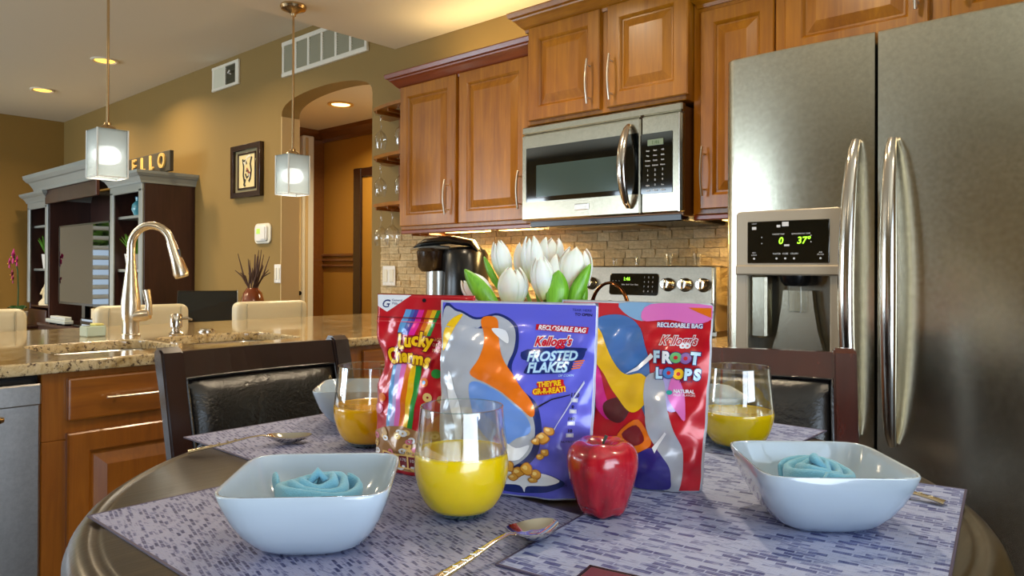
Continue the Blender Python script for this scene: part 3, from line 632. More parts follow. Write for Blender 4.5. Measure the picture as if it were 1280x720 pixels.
# ================================================================ REFRIGERATOR
r = empty('refrigerator', (-.52, -.4, 0), 0, 'large stainless steel side by side refrigerator with ice dispenser', 'refrigerator')
obj('body', box(B(), -.972, -.06, -.668, -.02, .03, 1.77, .004), DGREY, r, world=True)
def fridge_door(x0, x1, hole=None, lround=True, name='door'):
    """door slab facing -y; front gently convex, with an opening for the dispenser"""
    bm = B(); NX = 26; z0, z1 = .07, 1.782; yb = -.672
    def yf(x):
        t = (x-x0)/(x1-x0); y = -.728-.010*math.sin(PI*t); rr = .030
        if lround and x-x0 < rr: y += rr-math.sqrt(max(0, rr*rr-(rr-(x-x0))**2))
        return y
    xs = sorted(set([x0+(x1-x0)*i/NX for i in range(NX+1)]+([x0+.03*(1-math.cos(PI/2*i/6)) for i in range(7)] if lround else [])+(list(hole[:2]) if hole else [])))
    zs = [z0]+([hole[2], hole[3]] if hole else [])+[z1-.004, z1]
    V = {}
    for i, x in enumerate(xs):
        for j, z in enumerate(zs): V[i, j] = bm.verts.new((x, yf(x)+(.004 if j == len(zs)-1 else 0), z))
    for i in range(len(xs)-1):
        for j in range(len(zs)-1):
            if hole and xs[i] >= hole[0]-1e-6 and xs[i+1] <= hole[1]+1e-6 and zs[j] >= hole[2]-1e-6 and zs[j+1] <= hole[3]+1e-6: continue
            bm.faces.new((V[i, j], V[i+1, j], V[i+1, j+1], V[i, j+1]))
    m = len(xs)-1
    for j, flip in ((0, 0), (len(zs)-1, 1)):
        Bk = [bm.verts.new((x, yb, zs[j])) for x in xs]
        for i in range(m): bm.faces.new((V[i, j], Bk[i], Bk[i+1], V[i+1, j]) if not flip else (V[i, j], V[i+1, j], Bk[i+1], Bk[i]))
    for i in (0, m):
        f = [V[i, j] for j in range(len(zs))]+[bm.verts.new((xs[i], yb, z1)), bm.verts.new((xs[i], yb, z0))]; bm.faces.new(f)
    if hole:   # recess walls
        hx0, hx1, hz0, hz1 = hole; i0 = min(range(len(xs)), key=lambda i: abs(xs[i]-hx0)); i1 = min(range(len(xs)), key=lambda i: abs(xs[i]-hx1))
    bmesh.ops.remove_doubles(bm, verts=bm.verts[:], dist=1e-6); bmesh.ops.recalc_face_normals(bm, faces=bm.faces[:])
    return obj(name, bm, STEEL, r, True, world=True, angle=30)
DL = fridge_door(-.975, -.5655, (-.925, -.643, .90, 1.332)); DR = fridge_door(-.5575, -.062, None, False)
# dispenser (sub-parts of the left door)
def dsp(name, bm, m, sm=False): return obj(name, bm, m, DL, sm, world=True)
bm = plate(rrect(-.928, -.638, .895, 1.337, .012), [rrect(-.8935, -.668, .915, 1.157, .006)], .03, .004); bm.transform(Matrix.Translation((0, -.752, 0)) @ XZ); dsp('dispenser_frame', bm, GREYP, True)
dsp('dispenser_header', box(B(), -.926, -.640, -.762, -.74, 1.157, 1.185, .004), GREYP)
dsp('dispenser_screen', box(B(), -.893, -.668, -.7545, -.745, 1.190, 1.307, .002), BLKG)
dsp('dispenser_recess', box(box(box(box(box(B(), -.90, -.893, -.745, -.66, .91, 1.165), -.668, -.661, -.745, -.66, .91, 1.165), -.90, -.661, -.67, -.66, .91, 1.165), -.90, -.661, -.745, -.66, .90, .915), -.90, -.661, -.745, -.66, 1.157, 1.165), solid('recess_grey', (150, 146, 134), .22, .75))
bm = B(); pr = [(-.080, 0), (-.055, .09), (-.045, .15), (-.04, .2), (.04, .2), (.045, .15), (.055, .09), (.080, 0)]
prism(bm, [(-.772+a, .915+b) for a, b in pr], 'y', -.70, -.675); dsp('dispenser_backplate', bm, STEEL)
bm = B(); lathe(bm, [(.001, 0), (.030, 0), (.040, .012), (.043, .03), (.001, .03)], 24, (-.772, -.712, 1.128)); dsp('ice_chute', bm, BLACK, True)
bm = box(B(), -.79, -.752, -.722, -.716, 1.055, 1.13, .004); bm.transform(Matrix.Identity(4)); dsp('paddle', bm, GLASS)
dsp('nozzle', lathe(B(), [(.001, 0), (.006, 0), (.006, .018), (.001, .018)], 12, (-.785, -.735, 1.143)), CHROME, True)
dsp('side_chute', box(B(), -.893, -.845, -.735, -.69, .98, 1.157, .006), STEEL)
GRN = emit('green_digits', (150, 230, 40), 1.4); PRT = solid('pale_print', (200, 200, 200), .5)
y_ = -.7555
face_text('37°', .026, -.735, y_, 1.243, GRN, DL, 'digits', offset=.0006, shear=.15); face_text('0', .026, -.797, y_, 1.243, GRN, DL, 'digits', offset=.0006, shear=.15)
for s, sz, x, z in (('FREEZER TEMP', .0052, -.803, 1.268), ('REFRIGERATOR TEMP', .0052, -.742, 1.268), ('WATER', .0065, -.808, 1.214), ('CUBE', .0065, -.784, 1.214), ('CRUSH', .0065, -.760, 1.214), ('AIR', .006, -.690, 1.217), ('FILTER', .006, -.690, 1.211), ('KEY', .006, -.872, 1.217), ('LOCK', .006, -.872, 1.211), ('LIGHT', .005, -.872, 1.299)):
    face_text(s, sz, x, y_, z, PRT, DL)
def dbtn(bm): bm.transform(Matrix.Translation((0, y_, 0)) @ XZ); dsp('button', bm, PRT)
for x in (-.808, -.784, -.760, -.690, -.872): dbtn(lathe(B(), [(.001, 0), (.0028, 0), (.0028, .0008), (.001, .0008)], 10, (x, 1.203, 0)))
for x, z in ((-.850, 1.262), (-.850, 1.245), (-.715, 1.264), (-.715, 1.247)): dbtn(lathe(B(), [(.001, 0), (.0022, 0), (.0022, .0008), (.001, .0008)], 3, (x, z, 0)))
for x, z, w_, h_ in ((-.872, 1.288, .012, .008), (-.784, 1.297, .018, .012), (-.803, 1.292, .010, .007), (-.780, 1.239, .014, .005)): dbtn(box(B(), x-w_/2, x+w_/2, z-h_/2, z+h_/2, 0, .0006))
def fridge_handle(parent, x, z0, z1, sgn):
    bm = B(); pts, rad = [], []
    for i in range(25):
        t = i/24; pts.append((x+sgn*.006*math.sin(PI*t), -.742-.058*math.sin(PI*t)**.55, z0+(z1-z0)*t)); rad.append(.011+.009*math.sin(PI*t)**.5)
    tube(bm, pts, rad, 16, flat=(1.0, .75), up=(0, 1, 0)); return obj('handle', bm, CHROME, parent, True, world=True)
fridge_handle(DL, -.606, .745, 1.505, -1); fridge_handle(DR, -.520, .735, 1.50, 1)
obj('toe_grille', box(B(), -.965, -.07, -.66, -.60, .0, .065), BLACK, r, world=True)

# ================================================================ MICROWAVE
r = empty('microwave', (-1.68, -.2, 1.36), 0, 'stainless over-the-range microwave with curved vertical handle and keypad', 'microwave')
x0, x1, z0, z1, yf = -2.058, -1.300, 1.379, 1.774, -.390
obj('body', box(B(), x0+.004, x1-.003, yf+.022, -.002, z0-.012, z1-.01, .003), solid('microwave_side', (92, 58, 26), .3, .5), r, world=True)
obj('vent_strip', box(B(), x0, x1, yf, yf+.03, z1-.032, z1, .005), STEELM, r, world=True)
d = obj('door', box(B(), x0, -1.472, yf-.002, yf+.028, z0, z1-.035, .006), STEELM, r, world=True)
bm = plate(rrect(-2.030, -1.478, 1.455, 1.682, .004), [], .004); bm.transform(Matrix.Translation((0, yf-.004, 0)) @ XZ); obj('door_glass', bm, BLKG, d, world=True)
bm = plate(rrect(-1.972, -1.565, 1.474, 1.606, .003), [], .002); bm.transform(Matrix.Translation((0, yf-.0065, 0)) @ XZ); obj('window', bm, MWIN, d, world=True)
cp = obj('control_panel', box(B(), -1.468, x1, yf-.002, yf+.028, z0, z1-.035, .006), STEELM, r, world=True)
bm = plate(rrect(-1.466, -1.336, 1.452, 1.674, .003), [], .004); bm.transform(Matrix.Translation((0, yf-.004, 0)) @ XZ); obj('keypad', bm, BLKG, cp, world=True)
obj('display', box(B(), -1.437, -1.372, yf-.0075, yf-.005, 1.628, 1.650), solid('lcd', (118, 134, 104), .3), cp, world=True)
face_text('1:46', .020, -1.404, yf-.008, 1.632, solid('lcd_digits', (60, 90, 40), .4), cp, 'digits')
for i, row in enumerate((('Stop', 'Start', '+30'), ('Pop', 'Auto', 'Melt'), ('Reheat', 'Cook', 'Soft'), ('Power', 'Defrost', 'Warm'), ('1', '2', '3'), ('4', '5', '6'), ('7', '8', '9'), ('Light', '0', 'Fan'), ('Lock', 'Timer', 'Clock'))):
    for j, s in enumerate(row):
        face_text(s, .011 if len(s) < 3 else .0075, -1.436+j*.031, yf-.008, 1.607-i*.0182, PRT, cp, offset=.0002)
bm = B(); pts = [(-1.516+.0*i, yf-.012-.052*math.sin(PI*i/20)**.7, 1.405+.310*i/20) for i in range(21)]
tube(bm, pts, [.010+.009*math.sin(PI*i/20)**.5 for i in range(21)], 14, flat=(1.0, .6), up=(0, 1, 0)); obj('handle', bm, CHROME, d, True, world=True)
bd = obj('badge', box(B(), -1.775, -1.705, yf-.006, yf-.001, 1.409, 1.434, .002), CHROME, d, world=True)
obj('trim_strip', box(B(), -1.312, -1.306, yf-.004, yf-.001, z0+.002, z1-.037, .001), CHROME, cp, world=True)
obj('underside', box(B(), x0+.03, x1-.01, yf+.02, -.01, z0-.030, z0-.002, .004), BLACK, r, world=True)
obj('grease_filter', box(B(), x0+.12, x0+.52, -.30, -.08, z0-.034, z0-.030, .001), solid('filter', (150, 120, 70), .4, .6), r, world=True)

# ================================================================ STOVE
r = empty('stove', (-1.68, -.33, 0), 0, 'stainless steel range with digital backguard panel and round knobs', 'stove')
x0, x1 = -2.060, -1.302
obj('body', box(B(), x0, x1, -.64, -.02, .03, .90, .004), STEELD, r, world=True); obj('cooktop', box(B(), x0, x1, -.655, -.115, .900, .918, .006), BLKG, r, world=True)
d = obj('oven_door', box(B(), x0+.008, x1-.008, -.675, -.64, .20, .80, .008), STEELD, r, world=True); obj('window', box(B(), x0+.12, x1-.12, -.678, -.674, .34, .66, .003), BLKG, d, world=True)
bm = B(); tube(bm, [(x0+.06+(x1-x0-.12)*i/12, -.705-.02*math.sin(PI*i/12), .745) for i in range(13)], .011, 12); obj('handle', bm, CHROME, d, True, world=True)
obj('drawer', box(B(), x0+.008, x1-.008, -.67, -.64, .05, .19, .006), STEELD, r, world=True)
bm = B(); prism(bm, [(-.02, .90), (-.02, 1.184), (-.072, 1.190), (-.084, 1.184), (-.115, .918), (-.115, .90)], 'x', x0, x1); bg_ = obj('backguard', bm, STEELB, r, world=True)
tl = Matrix.Translation((0, -.1, 1.05)) @ Matrix.Rotation(-.116, 4, 'X') @ Matrix.Translation((0, .1, -1.05))     # front slopes back
def bgp(name, bm, m, sm=False, par=None): bm.transform(tl); return obj(name, bm, m, par or bg_, sm, world=True)
bm = plate(rrect(-1.808, -1.570, 1.066, 1.158, .012), [], .004, .001); bm.transform(Matrix.Translation((0, -.1035, 0)) @ XZ); bgp('clock_panel', bm, BLKG, True)
def bg_text(s, size, x, z, mat, name='lettering', **k):
    bm = text_bm(s, size, **k); bm.transform(Matrix.Translation((x, -.1042, z)) @ XZ); bgp(name, bm, mat)
bg_text('1:46', .020, -1.722, 1.128, GRN, 'digits', offset=.0006)
for i in range(4): bg_text(('Bake', 'Broil', 'Conv', 'Clean')[i], .008, -1.738+i*.0215, 1.108, PRT, offset=.0003)
for j in range(4):
    for i in range(3): bg_text(('123', '456', '789', 'C0S')[j][i], .009, -1.635+i*.020, 1.139-j*.0195, PRT, offset=.0003)
for i in range(3): bg_text('•', .012, -1.792+i*.016, 1.122, PRT)
bm = B(); box(bm, x1-.022, x1+.001, -.118, -.015, .93, 1.187, .008, 2); obj('end_cap', bm, STEEL, bg_, True, world=True); box_ = box(B(), x0-.001, x0+.022, -.118, -.015, .93, 1.187, .008, 2); obj('end_cap', box_, STEEL, bg_, True, world=True)
for kx in (-1.525, -1.447, -1.368, -1.905, -1.985):
    bm = B(); lathe(bm, [(.001, 0), (.027, 0), (.028, .004), (.024, .010), (.022, .030), (.019, .034), (.001, .034)], 24); box(bm, -.006, .006, -.022, .022, .030, .042, .003)
    bm.transform(Matrix.Translation((kx, -.1, 1.113)) @ Matrix.Rotation(PI/2, 4, 'X')); bgp('knob', bm, CHROME, True)
for gx in (-1.87, -1.49):
    for gy in (-.25, -.50):
        bm = B()
        for k in range(4):
            a = k*PI/2+PI/4; tube(bm, [(gx+.02*math.cos(a), gy+.02*math.sin(a), .926), (gx+.10*math.cos(a), gy+.10*math.sin(a), .926), (gx+.11*math.cos(a), gy+.11*math.sin(a), .918)], .006, 6)
        obj('burner_grate', bm, BLACK, r, True, world=True)
# kettle: arched handle shows above the bags
r = empty('tea_kettle', (-1.60, -.40, .932), 0, 'dark bronze kettle on stove, only its arched handle showing above bags', 'kettle')
KET = solid('kettle_bronze', (92, 56, 28), .22, .9); bm = B(); lathe(bm, [(.001, 0), (.095, 0), (.105, .012), (.100, .045), (.075, .075), (.045, .090), (.001, .092)], 28); obj('body', bm, KET, r, True)
bm = B(); tube(bm, [(.088*math.cos(PI*i/16), 0, .07+.120*math.sin(PI*i/16)) for i in range(17)], .0075, 10, flat=(1.4, .8)); obj('handle', bm, KET, r, True); obj('lid_knob', lathe(B(), [(.001, .09), (.008, .092), (.008, .105), (.017, .110), (.017, .120), (.001, .124)], 16), BLACK, r, True)
obj('spout', tube(B(), [(.08, -.03, .04), (.12, -.05, .07), (.135, -.055, .09)], [.016, .012, .010], 12), KET, r, True)
# little glasses along the backguard
for i, (gx, lb) in enumerate(((-1.812, 'first small clear shot glass from the left on the stove backguard'), (-1.698, 'second small clear shot glass from the left on the stove backguard'), (-1.548, 'third small clear shot glass on the backguard, above the left knob'), (-1.418, 'small clear faceted shot glass on the backguard nearest the refrigerator'))):
    r = empty('shot_glass', (gx, -.050, 1.188), 0, lb, 'glass', 'small glasses on the stove backguard')
    bm = B(); h = (.036, .038, .050, .052)[i]; q = .012 if i < 2 else .019; lathe(bm, [(.001, .002), (q*.7, .001), (q, h), (q*.9, h), (q*.62, .006), (.001, .006)], 16); obj('glass', bm, GLASS, r, True)

# ================================================================ COFFEE MAKER
r = empty('coffee_maker', (-2.62, -.27, .914), 0, 'black and silver single cup coffee maker below the left wall cabinet', 'coffee maker')
bm = B(); lathe(bm, [(.001, 0), (.115, 0), (.12, .01), (.115, .33), (.10, .355), (.06, .368), (.001, .372)], 30, (.035, .06, 0), fn=lambda a, rr, z: (rr*(1+.06*math.cos(2*a)), z)); obj('body', bm, BLACK, r, True)
SILV = solid('silver_plastic', (186, 190, 188), .25, .7)
bm = B(); lathe(bm, [(.001, .0), (.085, 0), (.09, .01), (.09, .02), (.001, .022)], 26, (-.11, -.04, 0)); obj('drip_tray', bm, BLACK, r, True)
bm = B(); lathe(bm, [(.001, .245), (.05, .247), (.068, .27), (.075, .345), (.06, .362), (.001, .365)], 26, (-.10, -.035, 0)); obj('brew_head', bm, solid('brown_black', (40, 28, 18), .2), r, True)
bm = B(); tube(bm, [(-.205, -.07, .356), (-.15, -.055, .364), (-.06, -.03, .366), (.0, .0, .362)], [.010, .016, .020, .016], 12, flat=(2.2, .6)); obj('lid_lever', bm, SILV, r, True)
bm = B(); tube(bm, [(-.19, -.06, .368), (-.12, -.04, .392), (0, 0, .402), (.10, .05, .385), (.13, .07, .35)], [.012, .030, .036, .03, .02], 14, flat=(2.0, .6)); obj('lid', bm, BLACK, r, True)
bm = B(); lathe(bm, [(.052, .02), (.052, .25)], 26, (-.075, -.02, 0)); lathe(bm, [(.001, .25), (.052, .25)], 26, (-.075, -.02, 0)); obj('silver_column', bm, SILV, r, True)
bm = B(); prism(bm, [(-.17, -.01), (-.13, -.03), (-.13, .0), (-.165, .02)], 'z', .02, .33); obj('side_band', bm, SILV, r)
for k in range(2): obj('button', lathe(B(), [(.001, 0), (.009, 0), (.009, .006), (.001, .006)], 12, (-.10+.03*k, -.04, .366)), SILV, r, True)

# ================================================================ WINE SHELF
r = empty('wine_shelf', (-3.2, -.1, 1.30), 0, 'three tier maple end shelf with stemware racks beside the wall cabinet', 'shelf')
for z in (2.052, 1.786, 1.522):
    bm = B(); pl = [(-2.953, -.001), (-2.953, -.28)]; pl += [(-2.953-.27*math.sin(t*PI/2/8)-.0, -.28+.05*(1-math.cos(t*PI/2/8))-.0) for t in range(1, 6)]
    pl += [(-3.28, -.235), (-3.34, -.17), (-3.36, -.13), (-3.40, -.10), (-3.43, -.05), (-3.435, -.001)]
    prism(bm, pl, 'z', z-.009, z+.009); s = obj('shelf_board', bm, WOODH, r, world=True)
    for xx in (-3.30, -3.20, -3.10, -3.0): obj('glass_rail', box(B(), xx-.004+.05, xx+.004+.05, -.24, -.01, z-.026, z-.009, .001), WOODP, s, world=True)
obj('back_board', box(B(), -3.335, -3.285, -.014, -.001, 1.52, 2.06, .002), WOODP, r, world=True)
def wine_glass():
    g = empty('wine_glass', (0, 0, 0)); bm = B()
    prof = [(.030, -.002), (.030, -.004), (.008, -.007), (.0035, -.015), (.0035, -.085), (.010, -.096), (.027, -.112), (.034, -.140), (.032, -.170), (.027, -.195)]
    lathe(bm, prof[:6][::-1], 14, fn=None); obj('stem', bm, GLASS, g, True)
    bm = B(); n = 16; rings = []
    for rr, z in prof[5:]: rings.append([bm.verts.new((rr*math.cos(2*PI*i/n), rr*math.sin(2*PI*i/n), z)) for i in range(n)])
    for a, b in zip(rings, rings[1:]):
        for i in range(n): bm.faces.new((a[i], a[(i+1) % n], b[(i+1) % n], b[i]))
    obj('bowl', bm, GLASS, g, True); return g
g0 = wine_glass(); first = True
WG = [(-3.30, -.17, 2.04, 'stemmed wine glass hanging under the top shelf, left one'), (-3.10, -.19, 2.04, 'stemmed wine glass hanging under the top shelf, next to cabinet'), (-3.30, -.17, 1.774, 'stemmed wine glass hanging under the middle shelf, left one'), (-3.10, -.19, 1.774, 'stemmed wine glass hanging under the middle shelf, next to cabinet'),
      (-3.33, -.14, 1.510, 'leftmost large wine glass hanging below the lowest shelf'), (-3.17, -.19, 1.510, 'wine glass hanging below lowest shelf, second from the left')]
for x, y, z, lb in WG:
    g = g0 if first else dup(g0); first = False; g.location = (x, y, z); tag(g, lb, 'wine glass', 'stemware hanging from the shelf')
    if z < 1.6: g.scale = (1.25, 1.25, 1.05)
r = empty('stemware_rack', (-2.85, -.15, 1.36), 0, 'hidden stemware rack under the left wall cabinet holding two glasses', 'rack')
for xx in (-2.925, -2.86, -2.795): obj('glass_rail', box(B(), xx-.004, xx+.004, -.26, -.04, 1.346, 1.372, .001), WOODP, r, world=True)
for x, lb in ((-2.892, 'small wine glass hanging under cabinet left edge, farther from coffee maker'), (-2.828, 'small wine glass hanging under cabinet just left of coffee maker')):
    g = dup(g0); g.location = (x, -.16, 1.362); g.scale = (.9, .9, .46); tag(g, lb, 'wine glass', 'stemware hanging from the shelf')

# ================================================================ BAR STOOLS
def stool(y, lb, dy=0):
    r = empty('bar_stool', (-3.70+dy, y, 0), 0, lb, 'stool', 'cream bar stools at the peninsula')
    # back is on the far (-x) side, facing the counter
    bm = B(); box(bm, -.045, .045, -.215, .215, .70, .995, .035, 4); bk = obj('backrest', bm, CREAML, r, True)
    for s in (-1, 1): obj('piping', tube(B(), [(.047, s*.165, .71), (.049, s*.165, .985)], .004, 8), SEAM, bk, True)
    obj('seat', box(B(), -.02, .38, -.21, .21, .58, .67, .03, 3), CREAML, r, True)
    for sx in (.0, .35):
        for sy in (-.18, .18): obj('leg', tube(B(), [(sx, sy, .60), (sx+(.02 if sx else -.02), sy*1.08, 0)], [.02, .014], 8), ESP, r, True)
    for sy in (-.18, .18): obj('stretcher', tube(B(), [(.0, sy, .25), (.35, sy, .25)], .012, 8), ESP, r, True)
    obj('footrest', tube(B(), [(.35, -.18, .28), (.35, .18, .28)], .012, 8), NICKEL, r, True); return r
stool(-1.99, 'cream leather bar stool at the left edge of photo'); stool(-1.29, 'cream leather bar stool directly behind the gooseneck faucet'); stool(-.61, 'cream leather bar stool in front of arch and reed vase')

# ================================================================ ENTERTAINMENT CENTER
r = empty('entertainment_center', (-7.3, -.2, 0), 0, 'dark wood entertainment wall unit with pale silvery crown trim', 'cabinet')
EC = [(0, -.02), (.010, -.02), (.014, -.004), (.030, .022), (.036, .030), (.044, .034), (.060, .052), (.064, .072), (.0, .074)]
yt = -.40
# right tower
def tower(x0, x1, ztop, yf, shelves, lab):
    bm = B(); box(bm, x0, x0+.03, yf, -.004, 0, ztop, .003); box(bm, x1-.03, x1, yf, -.004, 0, ztop, .003); box(bm, x0, x1, -.03, -.006, 0, ztop); box(bm, x0, x1, yf, -.004, ztop-.02, ztop); box(bm, x0, x1, yf, -.004, .0, .12); box(bm, x0, x1, yf+.01, -.01, .78, .80)
    t = obj('tower', bm, ENT, r, world=True)
    for a, b in ((x0, x0+.065), (x1-.065, x1)): obj('stile', box(B(), a, b, yf-.022, yf, .82, ztop-.06, .008), ENTL, t, world=True)
    obj('top_rail', box(B(), x0, x1, yf-.022, yf, ztop-.085, ztop, .006), ENTL, t, world=True)
    for z in shelves: obj('shelf', box(B(), x0+.03, x1-.03, yf+.03, -.03, z-.012, z+.012, .004), ENTL, t, world=True)
    raised_door_(t, x0+.03, x1-.03, yf, .14, .76)
    crown(r, x0, x1, yf-.02, ztop, EC, mat=ENTL)
    return t
def raised_door_(t, a, b, yf, c, d): obj('door', box(B(), a, b, yf-.02, yf, c, d, .006), ENT, t, world=True)
tower(-6.58, -5.935, 1.86, yt, (1.59, 1.155), '')
tower(-8.83, -8.20, 1.86, yt, (1.60, 1.16), '')
bm = B(); box(bm, -8.20, -6.58, -.03, -.006, .8, 1.93); obj('back_panel', bm, ENT, r, world=True)
b2 = obj('bridge', box(box(B(), -8.20, -6.84, yt-.03, -.03, 1.96, 1.99), -8.20, -6.84, yt-.04, yt-.01, 1.80, 1.99, .004), ENT, r, world=True)
crown(r, -8.44, -6.86, yt-.05, 1.965, [(a*1.5, b*1.7) for a, b in EC], mat=ENTL)
obj('console', box(box(B(), -8.2, -6.58, yt-.10, -.006, .62, .65, .004), -8.19, -6.59, yt-.08, -.01, .05, .62), ENT, r, world=True)
for i in range(3):
    a = -8.17+i*.53; d = obj('door', box(B(), a, a+.51, yt-.10, yt-.08, .09, .59, .006), ENT, r, world=True); obj('handle', tube(B(), [(a+.46, yt-.12, .3), (a+.46, yt-.12, .42)], .006, 8), NICKEL, d, True, world=True)
# television
t = empty('television', (-7.25, -.42, .65), 0, 'flat black television mirroring a shuttered window inside the wall unit', 'television')
TVX0, TVX1, TVZ0, TVZ1 = -7.90, -6.63, .84, 1.575
obj('housing', box(B(), TVX0, TVX1, -.40, -.36, TVZ0, TVZ1, .006), BLACK, t, world=True)
obj('screen', box(B(), TVX0+.014, TVX1-.014, -.403, -.399, TVZ0+.02, TVZ1-.014), solid('tv_glass', (12, 13, 13), .03, .10, coat=.3), t, world=True)
obj('bezel', box(box(box(box(B(), TVX0, TVX0+.014, -.406, -.398, TVZ0, TVZ1), TVX1-.014, TVX1, -.406, -.398, TVZ0, TVZ1), TVX0, TVX1, -.406, -.398, TVZ1-.014, TVZ1), TVX0, TVX1, -.406, -.398, TVZ0, TVZ0+.02), BLACK, t, world=True)
obj('stand', box(box(B(), -7.4, -7.1, -.44, -.30, .651, .665, .004), -7.29, -7.21, -.40, -.36, .665, .85), BLACK, t, world=True)
# things on the unit
def pot_plant(name, x, y, z, h, pr, lb, leafc, cat='plant', n=26):
    r = empty(name, (x, y, z), 0, lb, cat); bm = B(); lathe(bm, [(.001, 0), (pr*.75, 0), (pr, h*.42), (pr*.92, h*.42), (pr*.85, h*.36), (.001, h*.36)], 20); obj('pot', bm, WHITE, r, True)
    bm = B(); rd = random.Random(3)
    for i in range(n):
        a = rd.uniform(0, 2*PI); l = h*rd.uniform(.45, .62); o_ = rd.uniform(.2, 1.1)*pr*1.3; p0 = Vector((.2*o_*math.cos(a), .2*o_*math.sin(a), h*.36)); p2 = p0+Vector((o_*math.cos(a), o_*math.sin(a), l))
        tube(bm, [p0, p0.lerp(p2, .5)+Vector((0, 0, l*.12)), p2], [pr*.05, pr*.11, .001], 4, flat=(1.6, .4))
    f = obj('foliage', bm, leafc, r); f['kind'] = 'stuff'; return r
GREEN = solid('leaf_green', (90, 150, 40), .45); DGREEN = solid('dark_leaf', (34, 74, 34), .4)
pot_plant('potted_plant', -6.38, -.30, 1.167, .30, .075, 'green grass plant in white pot in the right tower of wall unit', GREEN)
pot_plant('potted_plant', -8.43, -.34, 1.172, .34, .06, 'green spiky plant in slim white pot on left bookcase shelf', GREEN)
r = empty('blue_vase', (-6.26, -.32, 1.602), 0, 'small glossy turquoise vase on upper shelf of right tower', 'vase'); bm = B(); lathe(bm, [(.001, 0), (.03, 0), (.05, .05), (.045, .09), (.018, .12), (.022, .15), (.016, .15), (.012, .12), (.001, .12)], 20); obj('body', bm, solid('turquoise_glaze', (70, 150, 170), .15, coat=1), r, True)
obj('rim_ring', lathe(B(), [(.018, .148), (.023, .148), (.023, .155), (.018, .155), (.018, .148)], 20), solid('teal_rim', (40, 96, 120), .2), r, True)
r = empty('figurine', (-8.43, -.34, .802), 0, 'cream twisted seated figurine on lower left bookcase shelf', 'figurine'); IV = solid('ivory', (222, 208, 172), .5)
bm = B(); lathe(bm, [(.001, 0), (.07, 0), (.075, .03), (.05, .07), (.06, .12), (.045, .19), (.03, .23), (.001, .235)], 18, fn=lambda a, rr, z: (rr*(1+.25*math.sin(2*a+z*14)), z)); obj('torso', bm, IV, r, True)
bm = B(); lathe(bm, [(.001, .225), (.022, .235), (.030, .262), (.022, .290), (.001, .298)], 14); obj('head', bm, IV, r, True)
for s in (-1, 1): obj('arm', tube(B(), [(s*.03, 0, .21), (s*.075, -.02, .16), (s*.055, -.05, .11)], [.016, .014, .010], 8), IV, r, True)
r = empty('figurine', (-8.60, -.30, .802), 0, 'small ivory cup behind the cream figurine on bookcase', 'ornament'); obj('cup', lathe(B(), [(.001, 0), (.03, 0), (.035, .07), (.03, .07), (.001, .01)], 14), IV, r, True); r.name = 'ivory_cup'
# orchid by the far wall
r = empty('orchid', (-8.60, -.56, 0), 0, 'potted orchid with two magenta blooms beside the left wall', 'plant')
OR = solid('magenta_petal', (190, 30, 120), .5); OR2 = solid('deep_magenta_petal', (150, 30, 70), .5)
bm = B(); lathe(bm, [(.001, .60), (.07, .60), (.09, .74), (.08, .74), (.001, .70)], 20); obj('pot', bm, WHITE, r, True)
st = obj('plant_stand', box(box(B(), -.14, .14, -.14, .14, .57, .60, .005), -.02, .02, -.02, .02, 0, .57), ESP, r)
obj('stem', tube(B(), [(0, 0, .7), (.02, .0, .95), (.03, -.01, 1.15), (0, -.03, 1.28), (-.05, -.05, 1.30)], .006, 8), DGREEN, r, True)
for a, tl_ in ((0, .12), (2.1, .1), (3.6, .14)): obj('leaf', tube(B(), [(0, 0, .72), (.06*math.cos(a), .06*math.sin(a), .79), (tl_*math.cos(a), tl_*math.sin(a), .77)], [.01, .045, .006], 8, flat=(1, .25)), DGREEN, r, True)
def bloom(cx, cy, cz, s, m):
    bm = B()
    for k in range(5):
        a = k*2*PI/5+.3; d_ = Vector((math.cos(a)*.75, math.cos(a)*-.35+.1, math.sin(a))); tube(bm, [Vector((cx, cy, cz)), Vector((cx, cy, cz))+d_*s*.6, Vector((cx, cy, cz))+d_*s], [.004, s*.38, .004], 7, flat=(1, .25), up=(0, 1, 0))
    b = obj('bloom', bm, m, r, True); obj('bloom_centre', lathe(B(), [(.001, -.008), (.010, 0), (.001, .008)], 8, (cx, cy-.01, cz)), solid('bloom_yellow', (220, 180, 60), .5), b, True)
bloom(.02, -.05, 1.285, .085, OR); bloom(-.06, -.06, 1.22, .06, OR); bloom(.07, -.03, 1.24, .06, OR); bloom(-.05, -.04, 1.105, .065, OR2); bloom(.02, -.05, 1.06, .05, OR2)
# HELLO sign
r = empty('hello_sign', (-6.3, -.25, 1.936), 0, 'dark HELLO sign with gold letters on top of the wall unit', 'sign')
SG = solid('sign_brown', (62, 56, 42), .6); GOLD = solid('gold_letters', (206, 170, 96), .45)
obj('board', box(B(), -6.83, -5.80, -.265, -.235, 1.9365, 2.098, .003), SG, r, world=True)
for s, x in zip('HELLO', (-6.70, -6.475, -6.30, -6.13, -5.935)):
    cu = bpy.data.curves.new('tmp', 'FONT'); cu.body = s; cu.size = .158; cu.align_x = 'CENTER'; cu.extrude = .006; cu.offset = .004; bm = curve_bm(cu); bm.transform(Matrix.Translation((x, -.272, 1.972)) @ XZ); obj('letter', bm, GOLD, r, world=True)
